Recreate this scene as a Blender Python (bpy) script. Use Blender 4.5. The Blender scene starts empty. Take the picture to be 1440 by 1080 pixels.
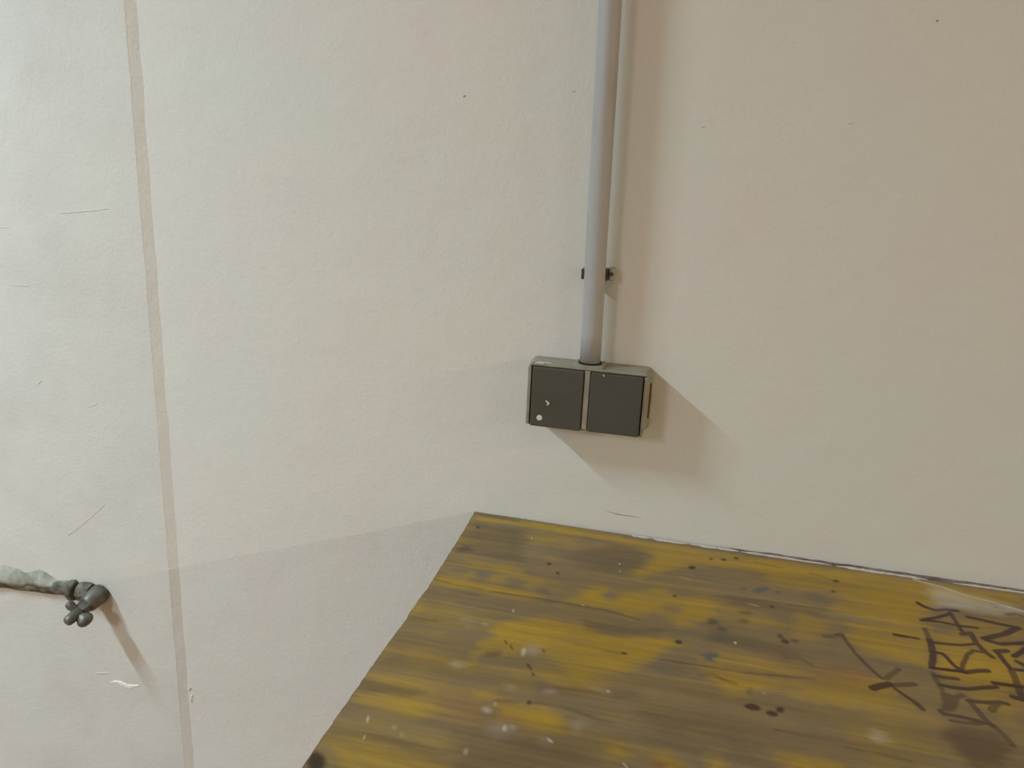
import bpy, bmesh, math, random
import numpy as np
from mathutils import Vector, Matrix

sc = bpy.context.scene
col = sc.collection

# ------------------------------------------------------------------ camera
cam_data = bpy.data.cameras.new('camera')
cam_data.sensor_width = 36.0
cam_data.lens = 1100.0 / 1440.0 * 36.0
cam_data.clip_start = 0.02
cam = bpy.data.objects.new('camera', cam_data)
col.objects.link(cam)
RIGHT = Vector((0.97187, 0.23124, 0.04466))
DOWN = Vector((0.10482, -0.25488, -0.96128))
FWD = Vector((-0.21091, 0.93892, -0.27194))
rot = Matrix((RIGHT, -DOWN, -FWD)).transposed()
cam.matrix_world = Matrix.Translation((0.0, -1.0, 1.3)) @ rot.to_4x4()
sc.camera = cam

# ------------------------------------------------------------------ light
sc.view_settings.view_transform = 'Standard'
sc.view_settings.look = 'None'
sc.view_settings.gamma = 1.0
sc.view_settings.use_curve_mapping = False
sc.view_settings.exposure = 0.0

world = bpy.data.worlds.new('world')
sc.world = world
world.use_nodes = True
world.node_tree.nodes['Background'].inputs['Color'].default_value = (1.0, 0.93, 0.84, 1)
world.node_tree.nodes['Background'].inputs['Strength'].default_value = 0.0


def tube_lamp(x, y0, y1, z, power, colour=(0.97, 1.0, 0.93)):
    """fluorescent tube or added fill light, running straight away from the back wall"""
    d = bpy.data.lights.new('tube_or_fill_lamp', 'AREA')
    d.shape = 'RECTANGLE'
    d.size = 0.05
    d.size_y = abs(y1 - y0)
    d.energy = power
    d.color = colour
    o = bpy.data.objects.new('tube_or_fill_lamp', d)
    col.objects.link(o)
    o.location = (x, (y0 + y1) / 2, z)
    return o


tube_lamp(-2.03, -0.78, -1.45, 2.52, 63, (0.60, 0.81, 0.94))
tube_lamp(4.60, -0.75, -2.15, 2.52, 90, (1.0, 0.88, 0.52))
tube_lamp(-2.03, -3.3, -4.7, 2.52, 80, (0.87, 0.92, 1.0))  # unseen fill light behind the camera, added to even out the wall
tube_lamp(4.60, -3.3, -4.7, 2.52, 80, (0.87, 0.92, 1.0))  # its pair on the right, likewise an added fill light


# ------------------------------------------------------------------ materials
def lin(r, g, b):
    def f(c):
        c /= 255.0
        return c / 12.92 if c <= 0.04045 else ((c + 0.055) / 1.055) ** 2.4
    return (f(r), f(g), f(b), 1.0)


class Mat:
    def __init__(self, name, rough=0.6, spec=0.4):
        self.m = bpy.data.materials.new(name)
        self.m.use_nodes = True
        self.nt = self.m.node_tree
        self.b = self.nt.nodes['Principled BSDF']
        self.b.inputs['Roughness'].default_value = rough
        self.b.inputs['Specular IOR Level'].default_value = spec
        self.tc = self.nt.nodes.new('ShaderNodeTexCoord')

    def link(self, a, b):
        self.nt.links.new(a, b)

    def noise(self, scale, detail=3.0, rough=0.55, stretch=(1, 1, 1), coord='Object', dist=0.0):
        mp = self.nt.nodes.new('ShaderNodeMapping')
        mp.inputs['Scale'].default_value = stretch
        self.link(self.tc.outputs[coord], mp.inputs['Vector'])
        n = self.nt.nodes.new('ShaderNodeTexNoise')
        n.inputs['Scale'].default_value = scale
        n.inputs['Detail'].default_value = detail
        n.inputs['Roughness'].default_value = rough
        n.inputs['Distortion'].default_value = dist
        self.link(mp.outputs[0], n.inputs['Vector'])
        return n.outputs['Fac']

    def ramp(self, fac, p0, c0, p1, c1):
        r = self.nt.nodes.new('ShaderNodeValToRGB')
        r.color_ramp.elements[0].position = p0
        r.color_ramp.elements[0].color = c0
        r.color_ramp.elements[1].position = p1
        r.color_ramp.elements[1].color = c1
        self.link(fac, r.inputs[0])
        return r.outputs[0]

    def remap(self, v, a, b, c, d):
        n = self.nt.nodes.new('ShaderNodeMapRange')
        for i, x in enumerate((a, b, c, d)):
            n.inputs[i + 1].default_value = x
        self.link(v, n.inputs[0])
        return n.outputs[0]

    def math(self, op, a, b):
        n = self.nt.nodes.new('ShaderNodeMath')
        n.operation = op
        for i, v in enumerate((a, b)):
            if isinstance(v, (int, float)):
                n.inputs[i].default_value = v
            else:
                self.link(v, n.inputs[i])
        return n.outputs[0]

    def mix(self, fac, a, b, mode='MIX'):
        n = self.nt.nodes.new('ShaderNodeMix')
        n.data_type = 'RGBA'
        n.blend_type = mode
        for s, v in ((n.inputs[0], fac), (n.inputs[6], a), (n.inputs[7], b)):
            if isinstance(v, (int, float, tuple)):
                s.default_value = v
            else:
                self.link(v, s)
        return n.outputs[2]

    def bump(self, h, strength, dist):
        n = self.nt.nodes.new('ShaderNodeBump')
        n.inputs['Strength'].default_value = strength
        n.inputs['Distance'].default_value = dist
        self.link(h, n.inputs['Height'])
        self.link(n.outputs[0], self.b.inputs['Normal'])

    def colour(self, c):
        if isinstance(c, tuple):
            self.b.inputs['Base Color'].default_value = c
        else:
            self.link(c, self.b.inputs['Base Color'])


def paint_material(name, a, b, c, bump=0.34):
    m = Mat(name, 0.75, 0.25)
    big = m.noise(2.6, 3, 0.5)
    mid = m.noise(7.0, 2, 0.5)
    base = m.mix(m.remap(big, 0.35, 0.65, 0, 1), a, b)
    base = m.mix(m.math('MULTIPLY', m.remap(mid, 0.45, 0.75, 0, 1), 0.6), base, c)
    fine = m.noise(420, 3, 0.6)
    base = m.mix(0.05, base, m.ramp(fine, 0.3, (0.2, 0.2, 0.2, 1), 0.7, (1, 1, 1, 1)), 'MULTIPLY')
    m.colour(base)
    h1 = m.noise(170, 3, 0.6)
    h2 = m.noise(16, 3, 0.5)
    m.bump(m.math('ADD', m.math('MULTIPLY', h1, 0.55), m.math('MULTIPLY', h2, 1.6)), bump, 0.003)
    return m.m


M_WALL = paint_material('cream_wall_paint', lin(226, 223, 213), lin(222, 224, 215), lin(226, 219, 213))
M_PILASTER = paint_material('white_pilaster_paint', lin(222, 221, 211), lin(219, 219, 211), lin(209, 207, 198), 0.36)
M_ROOM = paint_material('warm_room_paint', lin(224, 214, 198), lin(222, 212, 196), lin(224, 214, 198))
M_CEIL = paint_material('ceiling_paint', lin(226, 220, 208), lin(226, 220, 208), lin(224, 218, 206))

# traced stains of the table top: layer, strength, softness (mm), outline (x mm, y mm from the wall)
PATCHES = [
 ('y',0.3,25,[(-276.4,-9.0),(-264.9,-113.7),(-262.5,-255.7),(-270.9,-521.1),(-137.2,-482.2),(-176.2,-374.1),(-203.7,-309.2),(-208.8,-238.7),(-214.8,-155.8)]),
 ('y',0.75,3,[(-267.4,-10.9),(-173.0,-5.6),(-92.4,-6.4),(-32.9,-15.6),(-41.1,-31.3),(-109.1,-27.8),(-189.3,-25.2),(-259.1,-25.1)]),
 ('y',0.9,5,[(-52.2,-15.5),(24.1,-14.0),(98.1,-14.7),(196.2,-16.6),(315.3,-17.7),(438.0,-13.9),(428.9,-40.4),(331.5,-51.2),(318.2,-72.1),(292.6,-129.9),(243.5,-130.3),(198.3,-122.8),(199.8,-89.7),(138.2,-78.2),(114.4,-49.0),(25.5,-68.3),(-0.1,-95.5),(-25.1,-116.3),(-35.9,-112.6),(-9.6,-54.1),(-50.6,-32.3)]),
 ('y',0.5,7,[(-190.2,-48.2),(-116.6,-30.3),(-116.0,-64.5),(-177.1,-80.5)]),
 ('y',0.65,5,[(-241.4,-143.7),(-201.1,-138.2),(-167.3,-145.9),(-155.6,-158.4),(-195.9,-158.8),(-234.3,-158.4)]),
 ('y',0.85,4,[(-266.9,-190.7),(-232.5,-188.5),(-188.7,-186.5),(-144.0,-192.5),(-125.5,-199.7),(-157.6,-208.2),(-209.5,-206.7),(-264.8,-207.5)]),
 ('y',0.3,8,[(-259.4,-160.9),(-143.1,-154.4),(-131.6,-190.2),(-256.9,-196.3)]),
 ('y',0.9,5,[(-111.2,-204.7),(-90.6,-182.1),(-78.1,-156.3),(-59.5,-153.7),(-44.8,-164.2),(-32.4,-153.5),(-10.6,-138.1),(4.5,-135.0),(20.0,-146.9),(50.6,-140.5),(72.5,-153.0),(63.3,-183.7),(37.6,-206.5),(22.1,-206.9),(12.2,-196.7),(-2.5,-189.2),(-7.6,-198.4),(-27.5,-209.1),(-57.4,-200.3),(-82.6,-202.0)]),
 ('y',0.5,8,[(50.6,-140.5),(84.8,-145.9),(108.6,-151.1),(131.1,-165.5),(145.1,-180.2),(106.2,-192.3),(68.0,-182.2)]),
 ('y',0.85,5,[(-172.0,-270.4),(-154.3,-257.7),(-127.2,-237.4),(-88.0,-241.3),(-59.1,-245.2),(-44.2,-253.1),(9.4,-236.4),(26.3,-243.5),(2.7,-276.8),(-19.0,-305.6),(-40.1,-322.6),(-65.8,-340.8),(-86.1,-329.6),(-104.9,-307.3),(-122.9,-300.0),(-138.5,-317.6),(-151.6,-316.5),(-160.5,-311.6),(-174.1,-326.0),(-180.2,-348.7),(-184.1,-322.7),(-169.5,-291.9)]),
 ('y',0.4,10,[(-96.1,-314.5),(-37.4,-320.7),(-47.6,-352.0),(-89.0,-353.4),(-120.2,-339.9)]),
 ('y',0.65,5,[(69.1,-247.5),(85.9,-246.2),(149.4,-250.7),(164.5,-263.0),(134.8,-272.0),(97.4,-275.0),(59.4,-278.1),(48.7,-267.8)]),
 ('y',0.7,5,[(48.8,-280.1),(97.2,-277.5),(134.2,-278.0),(121.1,-288.9),(99.7,-307.7),(79.0,-324.8),(66.0,-306.6)]),
 ('y',0.55,5,[(156.3,-137.6),(188.6,-147.5),(187.1,-174.3),(173.0,-196.8),(155.3,-196.8),(145.1,-180.2)]),
 ('y',0.8,5,[(214.1,-145.5),(265.1,-135.5),(299.1,-136.6),(293.6,-175.9),(281.3,-205.6),(250.0,-206.2),(219.8,-198.6),(204.8,-180.1)]),
 ('y',0.85,5,[(303.1,-138.3),(397.9,-130.2),(368.4,-215.4),(331.7,-249.1),(314.3,-243.2),(289.4,-219.1)]),
 ('y',0.6,5,[(326.1,-101.4),(411.8,-89.7),(397.9,-130.2),(323.3,-139.2)]),
 ('y',0.5,8,[(307.3,-245.3),(359.7,-240.7),(339.8,-298.2),(320.6,-284.1)]),
 ('y',0.6,9,[(135.6,-277.6),(201.7,-242.1),(230.4,-251.3),(239.9,-268.9),(220.9,-298.3),(191.7,-301.7),(159.6,-300.6),(147.4,-293.4)]),
 ('y',0.65,5,[(-269.5,-410.0),(-233.7,-407.9),(-195.3,-407.0),(-175.9,-419.6),(-199.3,-436.4),(-234.4,-434.0),(-269.5,-429.2)]),
 ('y',0.55,5,[(-269.4,-381.8),(-210.7,-378.9),(-167.2,-380.3),(-168.1,-389.2),(-219.8,-393.9),(-271.8,-395.2)]),
 ('y',0.75,5,[(-271.0,-476.4),(-251.1,-473.3),(-232.7,-476.0),(-201.6,-474.0),(-179.7,-476.2),(-150.6,-478.7),(-147.3,-489.2),(-236.1,-515.0),(-252.1,-494.8)]),
 ('y',0.75,5,[(-134.7,-397.1),(-89.2,-388.7),(-76.9,-394.1),(-71.3,-414.7),(-85.7,-417.1),(-115.9,-410.6),(-131.1,-411.2)]),
 ('y',0.7,5,[(-165.9,-379.9),(-141.1,-377.9),(-141.7,-388.8),(-159.2,-390.9)]),
 ('y',0.65,5,[(-34.4,-415.0),(-20.5,-416.4),(-13.3,-427.5),(-29.2,-432.2)]),
 ('y',0.6,5,[(9.3,-420.1),(22.3,-412.8),(37.7,-427.2),(21.5,-436.1)]),
 ('y',0.8,5,[(56.6,-404.5),(62.1,-402.9),(68.9,-419.8),(55.4,-423.8)]),
 ('y',0.65,5,[(116.5,-382.5),(141.8,-379.5),(163.5,-383.7),(164.1,-398.8),(122.7,-410.9)]),
 ('y',0.6,5,[(-268.7,-238.7),(-250.9,-255.1),(-266.4,-284.0),(-272.5,-283.0)]),
 ('y',0.5,5,[(-234.5,-292.8),(-212.0,-292.7),(-212.7,-308.0),(-235.1,-309.5)]),
 ('y',0.35,25,[(180.0,-294.5),(258.0,-287.2),(243.0,-371.7),(200.7,-384.0)]),
 ('d',0.3,10,[(-263.3,-36.0),(-187.4,-33.7),(-172.4,-123.1),(-202.5,-132.9),(-262.0,-122.9)]),
 ('d',0.3,10,[(-69.0,-38.4),(-16.8,-42.2),(-34.7,-106.6),(-87.3,-114.4),(-126.4,-98.3)]),
 ('d',0.3,6,[(-83.0,-232.5),(-39.7,-230.6),(2.7,-224.5),(10.8,-233.3),(-30.3,-247.4),(-68.5,-250.9)]),
 ('d',0.28,8,[(85.3,-129.4),(190.1,-125.4),(187.9,-141.6),(76.6,-148.5)]),
 ('d',0.3,10,[(60.0,-199.5),(105.4,-206.7),(161.7,-229.4),(145.6,-246.9),(89.1,-238.7),(59.7,-234.5)]),
 ('d',0.3,16,[(-162.2,-441.6),(-88.7,-424.5),(-44.4,-425.2),(-34.1,-456.4),(-147.3,-489.2)]),
 ('d',0.28,16,[(-6.6,-355.7),(65.4,-344.6),(96.4,-365.2),(82.8,-392.3),(9.3,-400.3)]),
 ('d',0.2,16,[(84.2,-359.1),(183.8,-348.9),(242.7,-350.0),(235.9,-378.0),(82.7,-396.8)]),
 ('d',0.35,4,[(-275.6,-399.7),(-233.5,-395.9),(-204.6,-400.2),(-214.4,-408.5),(-249.6,-409.5),(-274.4,-410.4)]),
 ('d',0.3,5,[(-269.7,-469.6),(-233.8,-462.7),(-201.0,-462.2),(-165.6,-471.2),(-189.7,-474.8),(-229.0,-474.0),(-270.0,-477.1)]),
 ('d',0.25,10,[(-271.9,-374.3),(-187.6,-360.4),(-162.3,-346.8),(-194.5,-338.5),(-253.7,-344.1)]),
 ('d',0.25,10,[(-216.2,-363.2),(-132.5,-349.5),(-7.9,-340.0),(-20.1,-354.5),(-127.5,-370.5)]),
 ('d',0.85,1.5,[(43.3,-69.8),(42.6,-72.0),(41.1,-73.8),(38.9,-74.8),(36.6,-74.8),(34.5,-73.9),(33.1,-72.2),(32.7,-70.1),(33.3,-67.9),(34.9,-66.1),(37.1,-65.1),(39.4,-65.0),(41.5,-66.0),(42.9,-67.7)]),
 ('d',0.85,1.5,[(63.9,-38.9),(63.5,-40.1),(62.7,-41.1),(61.6,-41.7),(60.4,-41.7),(59.4,-41.2),(58.7,-40.2),(58.5,-39.0),(58.9,-37.8),(59.7,-36.8),(60.8,-36.2),(62.0,-36.2),(63.0,-36.7),(63.7,-37.7)]),
 ('d',0.85,1.5,[(81.1,-35.6),(80.6,-37.0),(79.5,-38.1),(78.1,-38.8),(76.5,-38.8),(75.1,-38.2),(74.2,-37.1),(74.0,-35.7),(74.4,-34.3),(75.5,-33.1),(77.0,-32.4),(78.6,-32.4),(80.0,-33.0),(80.9,-34.1)]),
 ('d',0.85,1.5,[(96.7,-26.4),(96.2,-27.9),(95.1,-29.0),(93.6,-29.7),(92.0,-29.7),(90.7,-29.1),(89.8,-28.0),(89.6,-26.6),(90.1,-25.1),(91.2,-23.9),(92.7,-23.3),(94.3,-23.3),(95.6,-23.9),(96.5,-25.0)]),
 ('d',0.85,1.5,[(29.9,-242.0),(29.5,-243.7),(28.4,-245.2),(26.9,-246.1),(25.2,-246.1),(23.8,-245.5),(22.8,-244.1),(22.5,-242.4),(23.0,-240.6),(24.1,-239.1),(25.6,-238.2),(27.3,-238.1),(28.7,-238.8),(29.7,-240.2)]),
 ('d',0.85,1.5,[(-25.0,-279.9),(-25.4,-280.9),(-26.4,-281.7),(-27.8,-282.2),(-29.4,-282.3),(-30.9,-282.0),(-31.9,-281.3),(-32.3,-280.3),(-31.9,-279.3),(-31.0,-278.4),(-29.5,-277.9),(-27.9,-277.8),(-26.4,-278.2),(-25.4,-278.9)]),
 ('d',0.85,1.5,[(-105.8,-383.7),(-105.9,-385.1),(-106.3,-386.1),(-107.0,-386.8),(-107.9,-386.8),(-108.8,-386.3),(-109.4,-385.3),(-109.8,-384.1),(-109.8,-382.7),(-109.3,-381.6),(-108.6,-381.0),(-107.7,-380.9),(-106.8,-381.4),(-106.2,-382.5)]),
 ('d',0.85,1.5,[(-122.7,-137.6),(-122.8,-139.1),(-123.2,-140.3),(-124.0,-141.0),(-125.0,-141.1),(-126.0,-140.4),(-126.7,-139.2),(-127.1,-137.7),(-127.1,-136.2),(-126.6,-135.0),(-125.8,-134.3),(-124.8,-134.2),(-123.8,-134.9),(-123.1,-136.1)]),
 ('d',0.85,1.5,[(20.9,-147.3),(20.6,-148.5),(19.9,-149.4),(18.9,-150.0),(17.8,-150.0),(16.8,-149.5),(16.1,-148.6),(15.9,-147.5),(16.2,-146.3),(16.9,-145.4),(17.9,-144.8),(19.0,-144.8),(20.0,-145.3),(20.7,-146.2)]),
 ('d',0.85,1.5,[(217.0,-48.6),(216.2,-50.5),(214.9,-51.9),(213.2,-52.8),(211.5,-52.8),(210.2,-52.0),(209.4,-50.6),(209.5,-48.8),(210.2,-46.9),(211.6,-45.4),(213.2,-44.6),(214.9,-44.5),(216.3,-45.3),(217.0,-46.8)]),
 ('d',0.85,1.5,[(208.9,-77.3),(208.5,-78.5),(207.6,-79.4),(206.5,-80.0),(205.4,-80.0),(204.5,-79.5),(204.1,-78.6),(204.1,-77.4),(204.5,-76.2),(205.4,-75.2),(206.5,-74.7),(207.6,-74.7),(208.5,-75.2),(209.0,-76.1)]),
 ('d',0.85,1.5,[(132.2,-136.5),(131.8,-137.8),(130.8,-138.9),(129.7,-139.5),(128.4,-139.5),(127.4,-139.0),(126.8,-138.0),(126.7,-136.7),(127.1,-135.4),(128.1,-134.3),(129.3,-133.7),(130.5,-133.7),(131.5,-134.2),(132.1,-135.2)]),
 ('d',0.85,1.5,[(-136.7,-118.0),(-136.8,-119.6),(-137.4,-120.9),(-138.4,-121.6),(-139.6,-121.6),(-140.7,-121.0),(-141.6,-119.7),(-142.1,-118.2),(-142.0,-116.6),(-141.4,-115.3),(-140.4,-114.5),(-139.2,-114.5),(-138.0,-115.2),(-137.1,-116.4)]),
 ('d',0.85,1.5,[(-250.5,-46.5),(-250.4,-48.4),(-250.8,-49.9),(-251.6,-50.7),(-252.7,-50.7),(-253.9,-49.9),(-254.9,-48.5),(-255.6,-46.6),(-255.7,-44.8),(-255.3,-43.3),(-254.5,-42.4),(-253.4,-42.4),(-252.2,-43.2),(-251.2,-44.7)]),
 ('d',0.7,1,[(-151.1,-295.9),(-150.1,-297.7),(-149.5,-299.4),(-149.3,-300.6),(-149.6,-301.1),(-150.3,-300.9),(-151.4,-299.9),(-152.5,-298.4),(-153.6,-296.6),(-154.2,-294.9),(-154.4,-293.7),(-154.1,-293.1),(-153.4,-293.4),(-152.3,-294.4)]),
 ('d',0.7,1,[(-143.3,-302.9),(-142.4,-304.7),(-141.8,-306.4),(-141.7,-307.6),(-142.0,-308.1),(-142.8,-307.7),(-143.8,-306.6),(-144.8,-305.0),(-145.7,-303.2),(-146.3,-301.5),(-146.4,-300.2),(-146.1,-299.8),(-145.3,-300.1),(-144.3,-301.2)]),
 ('d',0.7,1,[(-109.2,-298.9),(-108.6,-300.3),(-108.3,-301.6),(-108.4,-302.6),(-108.7,-303.1),(-109.3,-303.0),(-110.1,-302.2),(-110.9,-301.0),(-111.4,-299.6),(-111.8,-298.2),(-111.7,-297.2),(-111.4,-296.8),(-110.7,-296.9),(-110.0,-297.7)]),
 ('d',0.7,1,[(-119.3,-327.9),(-118.5,-329.7),(-118.1,-331.3),(-118.1,-332.6),(-118.6,-333.2),(-119.4,-333.0),(-120.4,-332.1),(-121.4,-330.6),(-122.2,-328.8),(-122.6,-327.1),(-122.6,-325.9),(-122.1,-325.3),(-121.3,-325.5),(-120.3,-326.4)]),
 ('d',0.7,1,[(-115.8,-331.9),(-115.3,-333.2),(-115.0,-334.5),(-115.0,-335.4),(-115.3,-335.8),(-115.9,-335.7),(-116.7,-335.0),(-117.4,-333.9),(-118.0,-332.6),(-118.3,-331.4),(-118.3,-330.4),(-117.9,-330.0),(-117.3,-330.1),(-116.6,-330.8)]),
 ('d',0.7,1,[(-112.4,-339.9),(-111.8,-341.2),(-111.5,-342.5),(-111.6,-343.5),(-112.0,-344.2),(-112.7,-344.3),(-113.5,-343.8),(-114.3,-342.8),(-114.9,-341.6),(-115.2,-340.3),(-115.2,-339.2),(-114.8,-338.6),(-114.1,-338.5),(-113.2,-339.0)]),
 ('d',0.6,3,[(68.5,-190.3),(67.6,-192.9),(65.4,-194.9),(62.6,-196.0),(59.5,-196.0),(56.9,-194.8),(55.2,-192.6),(54.7,-190.0),(55.6,-187.4),(57.8,-185.3),(60.7,-184.2),(63.8,-184.3),(66.4,-185.5),(68.1,-187.7)]),
 ('d',0.5,3,[(77.4,-203.9),(76.6,-205.6),(74.9,-206.9),(72.7,-207.3),(70.4,-206.9),(68.5,-205.7),(67.3,-203.9),(67.1,-201.9),(67.9,-200.1),(69.6,-198.8),(71.8,-198.4),(74.1,-198.8),(76.0,-200.1),(77.2,-201.9)]),
 ('d',0.45,3,[(108.1,-158.8),(107.1,-161.0),(104.8,-162.9),(101.5,-164.3),(98.0,-164.8),(94.9,-164.4),(92.9,-163.0),(92.2,-161.1),(93.2,-158.9),(95.6,-156.9),(98.8,-155.5),(102.4,-155.0),(105.5,-155.5),(107.5,-156.8)]),
 ('d',0.4,3,[(101.6,-177.2),(100.8,-179.3),(99.0,-181.1),(96.4,-182.4),(93.6,-182.8),(91.2,-182.3),(89.6,-180.9),(89.2,-179.0),(90.0,-176.9),(91.8,-175.1),(94.4,-173.8),(97.2,-173.4),(99.6,-174.0),(101.2,-175.3)]),
 ('d',0.4,5,[(-154.9,-321.3),(-155.2,-324.0),(-157.0,-326.3),(-159.9,-328.0),(-163.4,-328.5),(-166.9,-327.9),(-169.5,-326.2),(-170.8,-323.8),(-170.6,-321.1),(-168.9,-318.7),(-165.9,-317.0),(-162.3,-316.5),(-158.9,-317.1),(-156.3,-318.9)]),
 ('d',0.5,6,[(-242.7,-110.4),(-242.3,-114.7),(-243.5,-118.6),(-246.2,-121.4),(-249.7,-122.6),(-253.3,-121.9),(-256.5,-119.4),(-258.5,-115.6),(-259.0,-111.3),(-257.7,-107.3),(-255.1,-104.5),(-251.6,-103.3),(-247.8,-104.1),(-244.7,-106.6)]),
 ('d',0.95,3,[(-258.5,-501.4),(-255.0,-505.6),(-253.0,-510.3),(-252.9,-514.4),(-254.6,-517.3),(-257.9,-518.3),(-262.0,-517.3),(-266.3,-514.5),(-269.8,-510.3),(-271.9,-505.6),(-272.2,-501.4),(-270.4,-498.4),(-267.1,-497.3),(-262.8,-498.4)]),
 ('b',0.55,5,[(-200.3,-169.7),(-200.4,-173.3),(-202.0,-176.3),(-204.9,-178.0),(-208.4,-178.2),(-211.9,-176.7),(-214.6,-173.9),(-216.2,-170.3),(-216.1,-166.7),(-214.5,-163.6),(-211.6,-161.9),(-208.1,-161.7),(-204.5,-163.3),(-201.8,-166.1)]),
 ('b',0.4,5,[(-207.6,-182.4),(-207.9,-184.5),(-209.4,-186.3),(-212.0,-187.4),(-215.1,-187.5),(-218.1,-186.7),(-220.4,-185.1),(-221.6,-183.0),(-221.3,-180.8),(-219.7,-179.0),(-217.1,-178.0),(-214.0,-177.8),(-211.0,-178.7),(-208.7,-180.3)]),
 ('b',0.4,5,[(-157.1,-176.3),(-157.7,-180.6),(-160.5,-184.1),(-165.0,-186.1),(-170.3,-186.4),(-175.4,-184.7),(-179.3,-181.5),(-181.2,-177.3),(-180.8,-173.0),(-178.0,-169.4),(-173.4,-167.3),(-168.0,-167.1),(-162.8,-168.8),(-158.9,-172.1)]),
 ('b',0.5,5,[(-125.6,-182.0),(-125.8,-186.2),(-127.6,-189.6),(-130.4,-191.5),(-133.7,-191.7),(-137.0,-190.0),(-139.5,-186.8),(-140.8,-182.7),(-140.6,-178.5),(-138.9,-175.0),(-136.0,-173.0),(-132.6,-172.8),(-129.3,-174.6),(-126.8,-177.9)]),
 ('b',0.55,5,[(-46.8,-170.2),(-47.4,-173.7),(-49.4,-176.6),(-52.3,-178.2),(-55.6,-178.4),(-58.6,-177.0),(-60.8,-174.3),(-61.7,-170.8),(-61.1,-167.3),(-59.2,-164.4),(-56.2,-162.7),(-52.9,-162.5),(-49.8,-164.0),(-47.7,-166.7)]),
 ('b',0.45,5,[(25.0,-178.9),(23.8,-182.3),(20.6,-185.1),(16.1,-186.8),(11.2,-187.0),(6.8,-185.7),(3.8,-183.2),(2.7,-179.8),(3.9,-176.4),(7.1,-173.5),(11.6,-171.8),(16.6,-171.6),(21.1,-172.9),(24.1,-175.5)]),
 ('b',0.3,5,[(31.8,-292.1),(29.8,-296.9),(24.6,-301.0),(17.3,-303.5),(9.2,-304.0),(2.0,-302.5),(-3.0,-299.1),(-4.7,-294.5),(-2.8,-289.6),(2.4,-285.4),(9.9,-282.8),(18.1,-282.3),(25.4,-284.0),(30.3,-287.5)]),
 ('b',0.25,5,[(-12.0,-340.1),(-13.0,-343.0),(-15.6,-345.4),(-19.3,-347.0),(-23.5,-347.3),(-27.3,-346.3),(-29.9,-344.3),(-30.9,-341.5),(-30.0,-338.6),(-27.4,-336.1),(-23.6,-334.5),(-19.4,-334.2),(-15.6,-335.2),(-12.9,-337.3)]),
 ('b',0.35,5,[(-226.0,-168.4),(-226.4,-172.1),(-229.2,-175.2),(-233.8,-177.0),(-239.4,-177.2),(-244.7,-175.8),(-248.9,-173.0),(-251.0,-169.4),(-250.6,-165.7),(-247.8,-162.6),(-243.2,-160.8),(-237.5,-160.5),(-232.1,-162.0),(-228.0,-164.8)]),
 ('b',0.2,5,[(82.3,-217.7),(80.3,-222.7),(75.8,-226.7),(69.7,-229.2),(63.1,-229.5),(57.4,-227.7),(53.5,-224.1),(52.4,-219.2),(54.3,-214.2),(58.8,-210.0),(65.0,-207.5),(71.8,-207.1),(77.6,-209.1),(81.3,-212.9)]),
 ('b',0.95,4,[(64.3,-261.0),(63.1,-264.1),(61.3,-266.3),(59.1,-267.2),(57.0,-266.5),(55.4,-264.4),(54.6,-261.3),(54.8,-257.8),(55.9,-254.6),(57.8,-252.4),(60.0,-251.5),(62.1,-252.3),(63.7,-254.4),(64.5,-257.5)]),
 ('b',0.75,2,[(131.0,-93.1),(129.9,-96.8),(126.8,-101.0),(122.3,-105.0),(117.4,-107.9),(112.9,-109.3),(109.8,-108.8),(108.7,-106.5),(109.8,-102.9),(112.8,-98.7),(117.3,-94.6),(122.3,-91.6),(126.8,-90.3),(129.9,-90.8)]),
 ('b',0.6,1.5,[(103.7,-104.2),(103.0,-106.2),(101.5,-107.9),(99.4,-109.0),(97.2,-109.3),(95.3,-108.8),(94.0,-107.4),(93.6,-105.6),(94.3,-103.6),(95.8,-101.8),(97.9,-100.7),(100.2,-100.4),(102.1,-101.0),(103.4,-102.3)]),
 ('b',0.6,1.5,[(144.7,-99.5),(144.0,-101.5),(142.7,-103.2),(140.9,-104.3),(139.1,-104.5),(137.5,-103.9),(136.5,-102.5),(136.4,-100.7),(137.0,-98.7),(138.4,-97.0),(140.1,-95.9),(142.0,-95.6),(143.6,-96.3),(144.5,-97.6)]),
 ('b',0.4,6,[(215.3,-88.4),(212.0,-95.6),(205.3,-101.9),(196.5,-106.1),(187.5,-107.3),(179.8,-105.5),(175.0,-100.8),(174.1,-94.2),(177.2,-86.9),(183.9,-80.5),(192.9,-76.1),(202.2,-74.8),(210.0,-76.8),(214.7,-81.7)]),
 ('i',0.85,1.5,[(104.1,-329.2),(103.0,-331.3),(100.8,-332.9),(97.8,-333.7),(94.8,-333.6),(92.1,-332.5),(90.5,-330.7),(90.2,-328.6),(91.2,-326.5),(93.5,-324.9),(96.5,-324.0),(99.6,-324.2),(102.2,-325.3),(103.8,-327.1)]),
 ('i',0.85,1.5,[(119.3,-333.2),(118.4,-335.1),(116.6,-336.6),(114.2,-337.5),(111.6,-337.5),(109.5,-336.7),(108.2,-335.3),(108.0,-333.4),(108.8,-331.6),(110.7,-330.0),(113.1,-329.2),(115.7,-329.1),(117.8,-329.9),(119.1,-331.4)]),
 ('i',0.85,1.5,[(126.4,-325.4),(125.7,-327.3),(124.4,-328.8),(122.7,-329.7),(121.0,-329.7),(119.6,-328.9),(118.9,-327.4),(118.8,-325.5),(119.6,-323.6),(120.9,-322.1),(122.6,-321.2),(124.3,-321.2),(125.7,-322.0),(126.4,-323.6)]),
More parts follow.
